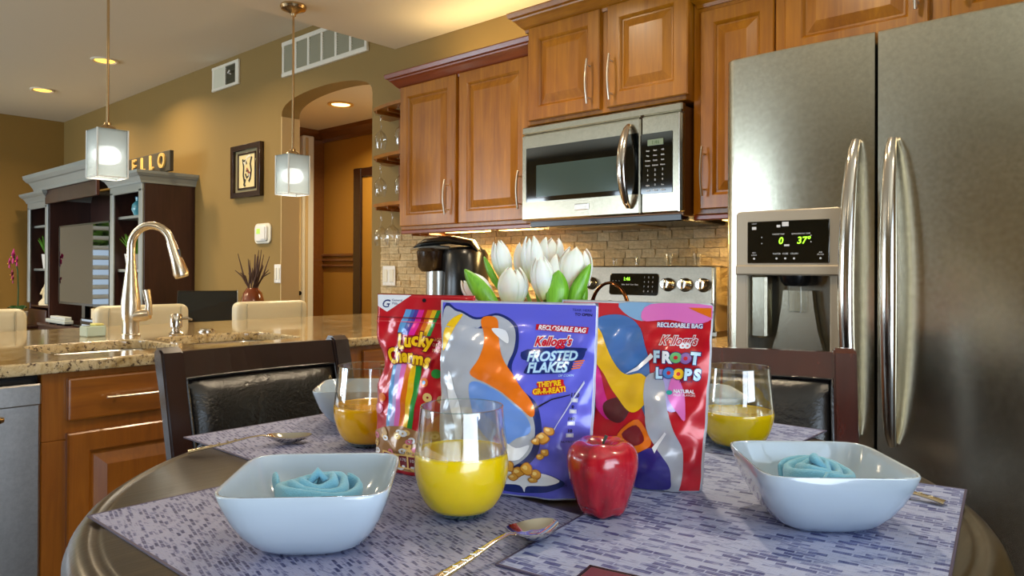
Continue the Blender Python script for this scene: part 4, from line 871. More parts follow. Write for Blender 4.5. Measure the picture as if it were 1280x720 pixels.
# media stuff on the console, books
r = empty('game_console', (-7.5, -.46, .65), 0, 'pale grey slab shaped media player below television, leaning', 'console')
obj('shell', box(B(), -7.95, -7.43, -.50, -.42, .665, .700, .006), solid('pale_slab', (176, 186, 184), .3), r, world=True); obj('upper_slab', box(B(), -7.85, -7.45, -.49, -.43, .7005, .730, .005), solid('pale_slab2', (196, 204, 204), .3), r, world=True)
for i in range(3): obj('foot', box(B(), -7.9+i*.2, -7.86+i*.2, -.49, -.43, .651, .665), BLACK, r, world=True)
r = empty('media_box', (-6.95, -.45, .65), 0, 'black set top box with blue white stripe under television right side', 'box')
obj('case', box(B(), -7.05, -6.66, -.49, -.36, .651, .74, .005), BLACK, r, world=True)
for z in (.675, .72): obj('stripe', box(B(), -7.0, -6.72, -.4945, -.489, z, z+.018, .002), solid('blue_white', (170, 192, 220), .2), r, world=True)
r = empty('candle', (-6.93, -.42, .741), 0, 'short cream candle standing on the black media box', 'candle'); obj('wax', lathe(B(), [(.001, 0), (.022, 0), (.022, .085), (.001, .08)], 16), IV, r, True); obj('wick', tube(B(), [(0, 0, .08), (.002, 0, .10)], .002, 6), BLACK, r, True)

# desk along the wall with laptop, phone, vase
r = empty('wall_desk', (-5.2, -.3, 0), 0, 'dark wooden desk along the wall behind the cream bar stools', 'desk')
obj('desk_top', box(B(), -5.85, -4.40, -.55, -.005, .735, .765, .005), ENT, r, world=True)
for x in (-5.82, -4.46):
    for y in (-.52, -.06): obj('leg', box(B(), x, x+.045, y, y+.045, 0, .735, .003), ENT, r, world=True)
r = empty('laptop', (-4.98, -.36, .765), 1.08, 'open dark laptop screen tilted back between stool and vase', 'laptop')
obj('keyboard_base', box(B(), -.20, .20, -.14, .13, 0, .018, .004), BLACK, r)
bm = B(); box(bm, -.20, .20, -.006, .006, 0, .25, .004); bm.transform(Matrix.Translation((0, .13, .015)) @ Matrix.Rotation(-.35, 4, 'X')); s_ = obj('screen_lid', bm, BLACK, r)
bm = B(); box(bm, -.188, .188, -.008, -.005, .012, .238); bm.transform(Matrix.Translation((0, .13, .015)) @ Matrix.Rotation(-.35, 4, 'X')); obj('display', bm, BLKG, s_)
bm = B(); box(bm, .197, .204, -.008, .008, 0, .252, .001); bm.transform(Matrix.Translation((0, .13, .015)) @ Matrix.Rotation(-.35, 4, 'X')); obj('bright_edge', bm, SILV, s_)
r = empty('cordless_phone', (-4.72, -.24, .765), .3, 'white cordless phone standing on the desk right of laptop', 'phone'); bm = B(); box(bm, -.035, .035, -.014, .014, .02, .175, .010, 2); bm.transform(Matrix.Rotation(-.2, 4, 'X')); h_ = obj('handset', bm, WHITE, r, True)
obj('keypad', box(B(), -.022, .022, -.022, -.014, .05, .1, .002), solid('grey_keys', (170, 176, 176), .4), h_); obj('cradle', box(B(), -.05, .05, -.04, .045, 0, .035, .01, 2), WHITE, r, True)
r = empty('reed_vase', (-4.46, -.30, .765), 0, 'brown glossy vase holding dark dried reeds in front of wall', 'vase')
VB = solid('amber_brown_glaze', (116, 54, 22), .15, coat=1)
bm = B(); lathe(bm, [(.001, 0), (.045, 0), (.066, .05), (.078, .12), (.075, .19), (.060, .25), (.040, .280), (.036, .284), (.033, .27), (.001, .2)], 30); obj('body', bm, VB, r, True)
REED = solid('dry_reed', (84, 58, 44), .7); rd = random.Random(5)
for i in range(26):
    a = rd.uniform(0, 2*PI); sp = rd.uniform(.02, .17); h = rd.uniform(.40, .56); p = [Vector((.02*math.cos(a), .02*math.sin(a), .2)), Vector((.03*math.cos(a), .03*math.sin(a), .29)), Vector((sp*.6*math.cos(a), sp*.6*math.sin(a)*.6, .36)), Vector((sp*math.cos(a), sp*math.sin(a)*.6, .27+(h-.29)))]
    obj('reed', tube(B(), p, [.003, .004, .006, .002], 5), REED, r, True)

# ================================================================ DINING CHAIRS
def dining_chair(loc, rz, lb, wm):
    r = empty('dining_chair', loc, rz, lb, 'chair', None)
    hw = .2225
    post = [(.135, .0), (.170, .0), (.168, .60), (.178, .80), (.212, .92), (.236, .985), (.236, 1.0), (.228, 1.009), (.212, 1.009), (.198, 1.000), (.180, .93), (.146, .80), (.132, .60)]
    for s in (-1, 1):
        bm = B(); a, b = (s*hw, s*(hw-.044)); prism(bm, post, 'x', min(a, b), max(a, b)); bmesh.ops.bevel(bm, geom=[e for e in bm.edges if abs(e.verts[0].co.x-e.verts[1].co.x) < 1e-6], offset=.004, segments=2, affect='EDGES')
        obj('leg', bm, wm, r, True, angle=30)
        obj('leg', box(B(), s*.205-.02, s*.205+.02, -.23, -.19, 0, .58, .004), wm, r)
    # top rail, gently curved backwards in the middle
    def rail(z0, z1, y0, y1, th, name):
        bm = B(); n = 10; rows = []
        for i in range(n+1):
            x = -hw+.042+(2*hw-.084)*i/n; c = .014*math.cos(PI*(i/n-.5))
            rows.append([bm.verts.new(p) for p in ((x, y0+c, z0), (x, y1+c, z1), (x, y1+c+th, z1), (x, y0+c+th, z0))])
        for a, b in zip(rows, rows[1:]):
            for k in range(4): bm.faces.new((a[k], a[(k+1) % 4], b[(k+1) % 4], b[k]))
        bm.faces.new(rows[0]); bm.faces.new(rows[-1][::-1]); bmesh.ops.recalc_face_normals(bm, faces=bm.faces[:]); return obj(name, bm, wm, r)
    rail(.948, 1.0, .192, .208, .022, 'top_rail'); rail(.745, .785, .140, .146, .022, 'bottom_rail')
    # padded leather back panel
    bm = B(); NX, NZ = 18, 10; V = {}
    for i in range(NX+1):
        for j in range(NZ+1):
            u, v = i/NX*2-1, j/NZ*2-1; x = u*(hw-.046); z = .868+v*.080; y = .148+(z-.785)/.16*.046; c = .014*math.cos(PI*u/2)
            puff = .026*((1-abs(u)**5)*(1-abs(v)**3))**.55; V[i, j] = bm.verts.new((x, y+c-puff+.006, z))
    for i in range(NX):
        for j in range(NZ): bm.faces.new((V[i, j], V[i+1, j], V[i+1, j+1], V[i, j+1]))
    ed = [V[i, 0] for i in range(NX+1)]+[V[NX, j] for j in range(1, NZ+1)]+[V[i, NZ] for i in range(NX-1, -1, -1)]+[V[0, j] for j in range(NZ-1, 0, -1)]
    bk = [bm.verts.new((v.co.x, v.co.y+.018, v.co.z)) for v in ed]; n = len(ed)
    for i in range(n): bm.faces.new((ed[i], bk[i], bk[(i+1) % n], ed[(i+1) % n]))
    bm.faces.new(bk[::-1]); bmesh.ops.recalc_face_normals(bm, faces=bm.faces[:]); bp = obj('back_cushion', bm, LEATH, r, True, angle=60)
    pts = [v for v in ed]
    bm = B(); k_ = .150
    loop = [(u*(hw-.047), .150+(zz-.785)/.16*.046+.014*math.cos(PI*u/2)-.004, zz) for u, zz in [(-1, .79+.156*t/6) for t in range(7)]+[(-1+2*t/12, .946) for t in range(1, 13)]+[(1, .946-.156*t/6) for t in range(1, 7)]]
    tube(bm, loop, .0035, 8); obj('piping', bm, LEATH, bp, True)
    obj('seat_frame', box(B(), -hw+.01, hw-.01, -.225, .15, .575, .615, .005), wm, r); bm = B(); box(bm, -hw+.004, hw-.004, -.235, .135, .615, .655, .018, 3); obj('seat', bm, LEATH, r, True)
    for s in (-1, 1): obj('stretcher', box(B(), s*.205-.01, s*.205+.01, -.20, .14, .20, .23, .003), wm, r)
    obj('stretcher', box(B(), -.19, .19, -.22, -.20, .28, .31, .003), wm, r)
    return r
dining_chair((-1.285, -1.903, 0), PI/2, 'dark wood chair with black leather back at left side of table', ESP)
dining_chair((-.609, -1.428, 0), math.radians(22), 'dark espresso chair coloured as lit red with black leather back in front of refrigerator', ESP_LIT)

dining_chair((.045, -2.02, 0), -PI/2, 'dark wood dining chair at the near right side, outside the picture', ESP)

# ================================================================ TABLE
TZ = .904; TC = (-.625, -2.010)
r = empty('dining_table', (TC[0], TC[1], 0), 0, 'round dark espresso pub height dining table with moulded edge', 'table')
bm = B(); lathe(bm, [(.001, TZ), (.488, TZ), (.492, TZ-.002), (.496, TZ-.004), (.502, TZ-.003), (.509, TZ-.004), (.517, TZ-.009), (.522, TZ-.016), (.522, TZ-.020), (.525, TZ-.024), (.524, TZ-.032), (.517, TZ-.038), (.505, TZ-.040), (.001, TZ-.040)], 160); obj('table_top', bm, TABLEW, r, True, angle=50)
bm = B(); lathe(bm, [(.40, .80), (.42, .80), (.42, TZ-.04), (.40, TZ-.04), (.40, .80)], 60); obj('apron', bm, ESP, r, True)
obj('pedestal', box(B(), -.09, .09, -.09, .09, .12, .86, .01), ESP, r)
for k in range(4):
    a = k*PI/2+PI/4; bm = B(); box(bm, .0, .36, -.03, .03, .02, .12, .008); bm.transform(Matrix.Rotation(a, 4, 'Z')); obj('leg', bm, ESP, r)

# placemats
def mat_(loc, rz, w, d, m, lb):
    r_ = empty('placemat', (loc[0], loc[1], TZ), rz, lb, 'placemat', 'woven vinyl placemats on the round table')
    obj('mat', box(B(), -w/2, w/2, -d/2, d/2, .0002, .0016, .0004), m, r_); bm = B(); 
    for a, b, c, e in ((-w/2-.0006, -w/2+.002, -d/2, d/2), (w/2-.002, w/2+.0006, -d/2, d/2), (-w/2, w/2, -d/2-.0006, -d/2+.002), (-w/2, w/2, d/2-.002, d/2+.0006)): box(bm, a, b, c, e, .0001, .0019, .0003)
    obj('edge_binding', bm, solid('mat_edge', (70, 64, 92), .5), r_); return r_
mat_((-.618, -2.287), 0, .470, .355, MAT_B, 'woven placemat under the nearest left bowl and front juice glass')
mat_((-.313, -2.000), math.radians(8.0), .335, .50, MAT_A, 'blue white woven placemat under the right hand bowl and apple').location.z = TZ+.002
mat_((-.985, -2.000), 0, .32, .465, MAT_B, 'woven placemat at far left in front of the left chair')
mat_((-.655, -1.665), 0, .465, .335, MAT_A, 'blue white woven placemat at rear right in front of the right chair')
MZ = TZ+.0018

# ================================================================ BOWLS
def sq_ring(h, n_exp, N=56):
    out = []
    for i in range(N):
        a = 2*PI*i/N; c, s = math.cos(a), math.sin(a); k = (abs(c)**n_exp+abs(s)**n_exp)**(-1/n_exp); out.append((h*k*c, h*k*s))
    return out
def bowl(loc, rz, lb):
    r_ = empty('square_bowl', (loc[0], loc[1], loc[2] if len(loc) > 2 else MZ), rz, lb, 'bowl', 'white square bowls on the table')
    bm = B(); prof = [(.036, .0025, 3), (.040, 0, 3), (.043, .001, 3.2), (.053, .008, 3.6), (.062, .020, 4.2), (.069, .034, 5), (.0745, .050, 6), (.0775, .0625, 7), (.0770, .0640, 7), (.0752, .0640, 7), (.0745, .0625, 7), (.0715, .050, 6), (.066, .034, 5), (.059, .020, 4.2), (.049, .009, 3.6), (.036, .0055, 3), (.012, .005, 2.2)]
    rings = [[bm.verts.new((x, y, z)) for x, y in sq_ring(h, e)] for h, z, e in prof]; N = 56
    for a, b in zip(rings, rings[1:]):
        for i in range(N): bm.faces.new((a[i], a[(i+1) % N], b[(i+1) % N], b[i]))
    bm.faces.new(rings[0][::-1]); bm.faces.new(rings[-1]); bmesh.ops.recalc_face_normals(bm, faces=bm.faces[:])
    obj('bowl', bm, CERAM, r_, True, angle=70); return r_
bowl((-.617, -2.342), math.radians(46), 'white square bowl at front left of table holding a rolled aqua napkin')
bowl((-.276, -1.957, TZ+.0036), math.radians(40), 'white square bowl at right of table holding a rolled aqua napkin')
bowl((-1.030, -1.975), math.radians(46), 'white square bowl behind left juice glass near the left chair')
bowl((-.590, -1.640), math.radians(40), 'white square bowl mostly hidden behind the red and pink cereal bag')

# rolled napkins
def napkin(loc, rz, lb, seed):
    r_ = empty('rolled_napkin', loc, rz, lb, 'napkin'); rd = random.Random(seed)
    bm = B(); n = 170; turns = 3.15; m = 14; rings = []
    for i in range(n+1):
        t = i/n; a = t*turns*2*PI; q = .0045+.0345*t+.0012*math.sin(a*1.7+seed)+.0007*math.sin(a*5.3); wr = 1+.10*math.sin(a*4.1+seed)
        zt = .0540-.007*t+.0030*math.sin(a*1.9+seed)-.006*math.exp(-((t-.08)/.08)**2); zb = .002; hw = .0054*wr*(1 if t < .97 else .5)
        ring = []
        for k in range(m):
            an = 2*PI*k/m; x = hw*math.cos(an); z = (zt+zb)/2+(zt-zb)/2*(abs(math.sin(an))**.45)*(1 if math.sin(an) >= 0 else -1)
            rr = q+x-.010*(1-z/.055)*t; ring.append(bm.verts.new((rr*math.cos(a)*1.10, rr*math.sin(a), z)))
        rings.append(ring)
    for A_, B_ in zip(rings, rings[1:]):
        for k in range(m): bm.faces.new((A_[k], A_[(k+1) % m], B_[(k+1) % m], B_[k]))
    bm.faces.new(rings[0][::-1]); bm.faces.new(rings[-1]); bmesh.ops.recalc_face_normals(bm, faces=bm.faces[:])
    for v in bm.verts: v.co += Vector((rd.uniform(-1, 1), rd.uniform(-1, 1), rd.uniform(-1, 1)))*.00025
    obj('roll', bm, NAP, r_, True, angle=180)
    bm = B(); tube(bm, [(-.038, .006, .030), (-.044, .012, .046), (-.041, .022, .030)], [.006, .007, .003], 10, flat=(.5, 1.2)); obj('loose_corner', bm, NAP, r_, True, angle=180)
    bm = B(); tube(bm, [(-.008, -.006, .046), (.002, .002, .057), (.010, -.002, .050)], [.004, .006, .004], 10, flat=(1, .8)); obj('centre_fold', bm, NAP, r_, True, angle=180)
    return r_
napkin((-.618, -2.340, MZ+.0068), .7, 'aqua cotton napkin rolled in a rosette inside the front left bowl', 1)
napkin((-.278, -1.956, TZ+.0036+.0068), 2.4, 'aqua cotton napkin rolled in a rosette inside the right bowl', 4)

# ================================================================ JUICE GLASSES
def juice_glass(loc, lb, level=.067, m=JUICE, s=1.0):
    r_ = empty('juice_glass', loc, 0, lb, 'glass')
    K = [(.0240, .0), (.0290, .002), (.0385, .012), (.0455, .025), (.0498, .042), (.0505, .056), (.0492, .072), (.0470, .090), (.0445, .115)]
    def rad(z):
        for (a, za), (b, zb) in zip(K, K[1:]):
            if za <= z <= zb: t = (z-za)/(zb-za); t = t; return a+(b-a)*t
        return K[-1][0]
    # smooth the profile a little
    Z = [i*.115/30 for i in range(31)]; R0 = [rad(z) for z in Z]
    for _ in range(2): R0 = [R0[0]]+[(R0[i-1]+2*R0[i]+R0[i+1])/4 for i in range(1, 30)]+[R0[-1]]
    n = 48
    def surf(zz, off=0, cap0=False, cap1=False):
        bm = B(); rings = []
        for z, q in zz: rings.append([bm.verts.new(((q+off)*s*math.cos(2*PI*i/n), (q+off)*s*math.sin(2*PI*i/n), z*s)) for i in range(n)])
        for a, b in zip(rings, rings[1:]):
            for i in range(n): bm.faces.new((a[i], a[(i+1) % n], b[(i+1) % n], b[i]))
        if cap0: bm.faces.new(rings[0][::-1])
        if cap1: bm.faces.new(rings[-1])
        return bm
    prof = list(zip(Z, R0)); up = [(z, q) for z, q in prof if z >= level-.002]; up += [(z, q-.0012) for z, q in up[::-1]]
    obj('glass_wall', surf(up), GLASS, r_, True, angle=60)
    bs_ = [(z, q) for z, q in prof if z <= .0085]; obj('glass_base', surf(bs_, 0, True, True), GLASSB, r_, True)
    lq = [(z, q+.0002) for z, q in prof if .0075 <= z <= level]; q = lq[-1][1]
    obj('juice', surf([(lq[0][0], lq[0][1]-.004)]+lq+[(level+.0008, q-.0008), (level, q-.003), (level-.0006, q-.008)], 0, True, True), m, r_, True, angle=50)
    bm = B(); tube(bm, [((q_:=R0[-1]*s-.0004)*math.cos(2*PI*i/40), q_*math.sin(2*PI*i/40), .115*s) for i in range(41)], .0007, 6); obj('rim', bm, GLASSR, r_, True)
    rd = random.Random(int(abs(loc[0])*1000)); bm = B()
    for i in range(34):
        a = rd.uniform(0, 2*PI); rr = (q-.0016)*s; t = bmesh.new(); bmesh.ops.create_icosphere(t, subdivisions=1, radius=rd.uniform(.0005, .0011)); add(bm, t, Matrix.Translation((rr*math.cos(a), rr*math.sin(a), level*s+.0006)))
    f = obj('foam_bubbles', bm, solid('foam', (240, 210, 80), .3), r_, True); f['kind'] = 'stuff'; return r_
GLASSR = clear('glass_rim', (.8, .9, .9, 1), .9)
juice_glass((-.568, -2.192, MZ), 'stemless glass of yellow orange juice at front centre of table')
juice_glass((-.893, -2.068, MZ), 'stemless glass of orange juice left of the rainbow cereal bag', .058, JUICEO, 1.03)
juice_glass((-.480, -1.708, MZ), 'stemless glass of orange juice behind the right bowl', .052, JUICE, 1.04)

# ================================================================ APPLE
def apple_mat():
    m, t, b = nt('apple_skin'); v = coords(t, (55, 55, 6)); n = noise(t, v, 1.2, 5, .6, .4); n2 = noise(t, coords(t), 420, 2)
    col = ramp(t, n, [(.3, (120, 8, 22)), (.55, (170, 16, 36)), (.8, (200, 52, 56))]); col = mix(t, ramp(t, n2, [(.70, (0, 0, 0)), (.76, (150, 150, 150))]), col, lin((224, 150, 120)))
    t.links.new(col, b.inputs['Base Color']); P(b, rough=.22, coat=.8, coatr=.06, sss=.05); return m
r = empty('apple', (-.452, -2.096, TZ+.0038), .35, 'glossy red apple standing in front of the cereal bags', 'apple')
bm = B()
def apf(a, q, z):
    k = z/.081; lobe = .5+.5*math.cos(5*a+.4); return q*(1+.022*(lobe-.5)), z+(.0016*(lobe) if k > .72 else 0)+(.0022*(1-lobe) if k < .12 else 0)
AP = [(.0006, .008), (.006, .006), (.012, .0015), (.018, .0), (.0235, .0045), (.0275, .014), (.0320, .028), (.0358, .042), (.0378, .054), (.0370, .064), (.0325, .0725), (.0255, .0770), (.0175, .0765), (.010, .0735), (.005, .069), (.0006, .066)]
ap2 = []
for i in range(len(AP)-1):
    q0, q1, q2, q3 = (Vector(AP[max(0, min(len(AP)-1, i+k))]) for k in (-1, 0, 1, 2))
    for j in range(5): t_ = j/5; w_ = .5*((2*q1)+(q2-q0)*t_+(2*q0-5*q1+4*q2-q3)*t_*t_+(3*q1-q0-3*q2+q3)*t_**3); ap2.append((max(.0005, w_.x), w_.y))
ap2.append(AP[-1]); lathe(bm, ap2, 60, fn=apf)
obj('body', bm, apple_mat(), r, True, angle=180); obj('stem', tube(B(), [(0, 0, .066), (.001, .001, .076), (.004, .002, .083)], [.0014, .0013, .0020], 8), solid('apple_stem', (50, 70, 60), .6), r, True)

# ================================================================ SPOONS
SPM = solid('spoon_steel', (220, 212, 196), .09, 1); SPG = solid('warm_flatware', (216, 200, 170), .16, 1)
def spoon(loc, rz, lb, L=.175, mat=SPM):
    """tip of the bowl at +y; handle runs to -y"""
    r_ = empty('teaspoon', loc, rz, lb, 'spoon'); bm = B(); NU, NV = 20, 14; a_, b_ = .033, .0205; V = {}; rings = []
    for side, off in ((0, 0), (1, .0014)):
        for i in range(NV+1):
            q = i/NV
            for j in range(NU):
                an = 2*PI*j/NU; wy = a_*q*math.sin(an); wx = b_*q*math.cos(an)*(1-.12*math.sin(an)); z = .0105-.0095*(1-q**2.2)+off+.004*max(0, -math.sin(an))*q**2
                V[side, i, j] = bm.verts.new((wx, wy, z)) if i else (V.get((side, 0, 0)) or bm.verts.new((0, 0, z)))
                if i == 0: V[side, 0, 0] = V[side, i, j]
    for side in (0, 1):
        for i in range(NV):
            for j in range(NU):
                vs = [V[side, i, j], V[side, i+1, j], V[side, i+1, (j+1) % NU], V[side, i, (j+1) % NU]]
                vs2 = []
                for v in vs:
                    if v not in vs2: vs2.append(v)
                try: bm.faces.new(vs2 if side else vs2[::-1])
                except ValueError: pass
    for j in range(NU): bm.faces.new((V[0, NV, j], V[0, NV, (j+1) % NU], V[1, NV, (j+1) % NU], V[1, NV, j]))
    bmesh.ops.recalc_face_normals(bm, faces=bm.faces[:]); obj('spoon_bowl', bm, mat, r_, True, angle=50)
    bm = B(); pts = [(0, -.028, .0135), (0, -.040, .0165), (0, -.060, .0150), (0, -.090, .0095), (0, -.125, .0055), (0, -L+.035, .0035)]
    tube(bm, pts, [.0050, .0032, .0030, .0042, .0060, .0072], 12, flat=(1.0, .32), up=(0, 0, 1)); h_ = obj('handle', bm, SPG, r_, True)
    bm = B()
    for k in range(5): y = -.075-.011*k; tube(bm, [(-.0028, y, .0140-.0016*k), (0, y-.004, .0146-.0016*k), (.0028, y, .0140-.0016*k)], .0005, 5)
    obj('engraving', bm, SPM, h_, True); return r_
spoon((-.456, -2.205, TZ+.0040), math.radians(3), 'teaspoon lying nearest the camera below the front juice glass')
spoon((-.985, -2.145, MZ), math.radians(-20), 'teaspoon lying on the far left placemat near the left chair')
spoon((-.322, -1.812, TZ+.0036), math.radians(88), 'teaspoon behind the right bowl, only its handle end showing', .17)
r = empty('folder_corner', (-.33, -2.26, TZ+.0045), .2, 'dark red folder corner poking in at the bottom edge', 'folder')
obj('cover', box(B(), -.035, .035, -.04, .04, 0, .004, .0015), solid('maroon_cover', (92, 14, 40), .4), r); obj('binding', box(box(B(), -.037, -.033, -.042, .042, -.0002, .0045, .001), -.037, .037, .038, .042, -.0002, .0045, .001), BLACK, r)

# ================================================================ CEREAL BAGS
class Bag:
    def __init__(s, name, px, py, z, rz, W, H, tb, art, lb, shell, waist=0, seed=0, taper=0):
        s.taper = taper
        """stands at the table point; art = (left, right, top, bottom) of the artwork's own units"""
        s.W, s.H, s.tb, s.art, s.seed, s.waist = W, H, tb, art, seed, waist; s.NX, s.NZ = 44, 52
        s.root = empty(name, (px, py, z), rz, lb, 'cereal bag'); s.layer = 1
        bm = B(); V = {}
        for side in (0, 1):
            for i in range(s.NX+1):
                for j in range(s.NZ+1):
                    p = s.pt(i/s.NX, j/s.NZ, side)
                    if side and (i in (0, s.NX) or j == s.NZ): V[side, i, j] = V[0, i, j]
                    else: V[side, i, j] = bm.verts.new(p)
        for side in (0, 1):
            for i in range(s.NX):
                for j in range(s.NZ):
                    q = (V[side, i, j], V[side, i+1, j], V[side, i+1, j+1], V[side, i, j+1]); bm.faces.new(q if not side else q[::-1])
        ring = [V[0, i, 0] for i in range(s.NX+1)]+[V[1, i, 0] for i in range(s.NX-1, 0, -1)]; bm.faces.new(ring[::-1])
        s.shell = obj('pouch', bm, shell, s.root, True, angle=180)
    def h(s, u, v):
        q = abs(2*u-1); e = max(0, 1-q**2.4)**.62; g = max(0, 1-(v/.90)**1.5)*(.80+.20*min(1, v/.12)) if v < .90 else 0
        return s.tb*e*g
    def pt(s, u, v, side=0, off=0):
        sd = s.seed; w = s.waist*math.exp(-((v-.60)/.09)**2)*(1 if u < .5 else .3)
        x = (u-.5)*s.W*(1-.05*(1-v)*0); x += (w if u < .5 else -w)*abs(2*u-1)**2
        k = min(1, (1-abs(2*u-1))*6)
        if u > .5: x *= 1-s.taper*(1-v)**1.3
        wr = (.0016*math.sin(17*u+9*v+sd)*math.sin(11*v+2*sd)+.0010*math.sin(31*u-22*v+3*sd)+.0007*math.sin(9*u+47*v+sd))*(1 if v < .86 else .25)
        y = wr+.0014*math.sin(5*u+sd) + (-s.h(u, v)-off if side == 0 else s.h(u, v)+.0003*k)
        return Vector((x, y, v*s.H+.003*(1-v)**8*0))
    def uv(s, x, y):
        l, r_, t, b = s.art; return (x-l)/(r_-l), (b-y)/(b-t)
    def drape(s, bm, name, mat, layer=None):
        if layer is None: layer = s.layer; s.layer += 1
        bmesh.ops.triangulate(bm, faces=bm.faces[:]); l, r_, t, b = s.art
        for v in bm.verts: a, c = s.uv(v.co.x, v.co.y); v.co = Vector((a, c, 0))
        for v in (0.004, .996):
            bmesh.ops.bisect_plane(bm, geom=bm.verts[:]+bm.edges[:]+bm.faces[:], plane_co=(v, 0, 0), plane_no=(1 if v > .5 else -1, 0, 0), clear_outer=True)
            bmesh.ops.bisect_plane(bm, geom=bm.verts[:]+bm.edges[:]+bm.faces[:], plane_co=(0, v, 0), plane_no=(0, 1 if v > .5 else -1, 0), clear_outer=True)
        if not bm.verts: bm.free(); return None
        x0, x1 = min(v.co.x for v in bm.verts), max(v.co.x for v in bm.verts); y0, y1 = min(v.co.y for v in bm.verts), max(v.co.y for v in bm.verts)
        for n, lo, hi, no in ((s.NX, x0, x1, 0), (s.NZ, y0, y1, 1)):
            for k in range(1, n):
                if lo < k/n < hi:
                    bmesh.ops.bisect_plane(bm, geom=bm.verts[:]+bm.edges[:]+bm.faces[:], plane_co=(k/n if no == 0 else 0, k/n if no else 0, 0), plane_no=(1-no, no, 0), dist=1e-6)
        bmesh.ops.triangulate(bm, faces=bm.faces[:])
        for v in bm.verts: v.co = s.pt(v.co.x, v.co.y, 0, .00038*layer)
        for f in bm.faces:
            f.normal_update()
        if sum(f.normal.y*f.calc_area() for f in bm.faces) > 0: bmesh.ops.reverse_faces(bm, faces=bm.faces[:])
        return obj(name, bm, mat, s.root, True, angle=180)
    def poly(s, pts, mat, name='printed_shape', layer=None, smooth=0):
        if smooth:   # Catmull-Rom rounding
            n = len(pts); out = []
            for i in range(n):
                p0, p1, p2, p3 = (Vector(pts[(i+k) % n]) for k in (-1, 0, 1, 2))
                for j in range(smooth):
                    t = j/smooth; out.append(tuple(.5*((2*p1)+(p2-p0)*t+(2*p0-5*p1+4*p2-p3)*t*t+(3*p1-p0-3*p2+p3)*t**3)))
            pts = out
        cu = bpy.data.curves.new('tmp', 'CURVE'); cu.dimensions = '2D'; cu.fill_mode = 'BOTH'; sp = cu.splines.new('POLY'); sp.points.add(len(pts)-1); sp.use_cyclic_u = True
        for p, q in zip(sp.points, pts): p.co = (q[0], q[1], 0, 1)
        return s.drape(curve_bm(cu), name, mat, layer)
    def ring(s, x, y, r0, r1, mat, name='printed_loop', layer=None, n=18, sy=1):
        cu = bpy.data.curves.new('tmp', 'CURVE'); cu.dimensions = '2D'; cu.fill_mode = 'BOTH'
        for rr in ([r1, r0] if r0 > 0 else [r1]):
            sp = cu.splines.new('POLY'); sp.points.add(n-1); sp.use_cyclic_u = True
            for i in range(n): sp.points[i].co = (x+rr*math.cos(2*PI*i/n), y+rr*sy*math.sin(2*PI*i/n), 0, 1)
        return s.drape(curve_bm(cu), name, mat, layer)
    def text(s, t, size, x, y, mat, rot=0, layer=None, name='lettering', sx=1, **k):
        bm = text_bm(t, size, **k); a = math.radians(rot)
        for v in bm.verts:
            X, Y = v.co.x*sx, v.co.y; v.co = Vector((x+X*math.cos(a)-Y*math.sin(a), y-(X*math.sin(a)+Y*math.cos(a)), 0))
        return s.drape(bm, name, mat, layer)
    def otext(s, t, size, x, y, mat, omat, ow, rot=0, off=0, **k):
        s.text(t, size, x, y, omat, rot, offset=ow+off, **k); s.text(t, size, x, y, mat, rot, offset=off, **k)
def foil(name, rgb, rough=.28, **k): return solid(name, rgb, rough, .12, coat=.7, coatr=.12, **k)
RD = foil('bag_red', (196, 18, 36)); DRD = foil('bag_dark_red', (120, 8, 24)); BLU = foil('bag_periwinkle', (96, 98, 214)); DB = foil('bag_navy', (24, 42, 110)); PALE = foil('bag_pale', (206, 212, 236)); WH = foil('bag_white', (236, 238, 242)); YEL = foil('bag_yellow', (246, 196, 20)); ORG = foil('bag_orange', (232, 116, 20)); LBL = foil('bag_light_blue', (96, 160, 216)); MAG = foil('bag_magenta', (226, 36, 150)); PNK = foil('bag_pink', (232, 120, 196)); PUR = foil('bag_purple', (76, 40, 150)); GRE = foil('bag_green', (40, 150, 60)); BLK = foil('bag_black', (18, 14, 30)); SIL = foil('bag_silver', (176, 180, 190), .2); OAT = foil('oat_print', (214, 178, 124)); OATD = foil('oat_dark', (168, 122, 70)); TEALP = foil('bag_teal', (40, 170, 160)); PNKM = foil('marsh_pink', (226, 130, 160)); BLUM = foil('bag_mid_blue', (60, 92, 176)); FLK = foil('flake_gold', (220, 158, 60)); FLKD = foil('flake_dark', (176, 108, 36)); FLKL = foil('flake_light', (244, 208, 124)); LAV = foil('bag_lavender', (188, 176, 232))

# --- red bag with the rainbow (left)
b = Bag('cereal_bag', -.720, -2.112, TZ+.0018, math.radians(18), .146, .229, .026, (461, 588, 367, 601), 'red cereal bag with rainbow and yellow Lucky Charms lettering, leftmost of the three', RD, .012, 1.3)
def lerp2(a, b_, t): return (a[0]+(b_[0]-a[0])*t, a[1]+(b_[1]-a[1])*t)
b.poly([(461, 367), (509, 367), (474, 391), (461, 383)], WH, 'white_corner', 1)
b.otext('G', 15, 472, 385, DB, DB, .3, 0, shear=.25); b.text('General', 4.4, 481, 376.5, DB, 0, 2, align='LEFT'); b.text('Mills', 4.4, 481, 381, DB, 0, 2, align='LEFT')
b.ring(525, 374.5, 0, 2.6, BLK, 'hang_hole', 2)
cols = [LBL, BLUM, PUR, MAG, RD, ORG, YEL, GRE]; wd = [0, .17, .27, .38, .54, .62, .76, .89, 1.0]
A0, A1, B0, B1 = (500, 387), (547, 387), (490, 420), (536, 421)
for i, m in enumerate(cols): b.poly([lerp2(A0, A1, wd[i]), lerp2(A0, A1, wd[i+1]), lerp2(B0, B1, wd[i+1]), lerp2(B0, B1, wd[i])], m, 'rainbow_band', 1)
A0, A1, B0, B1 = (484, 458), (528, 458), (484, 548), (520, 548)
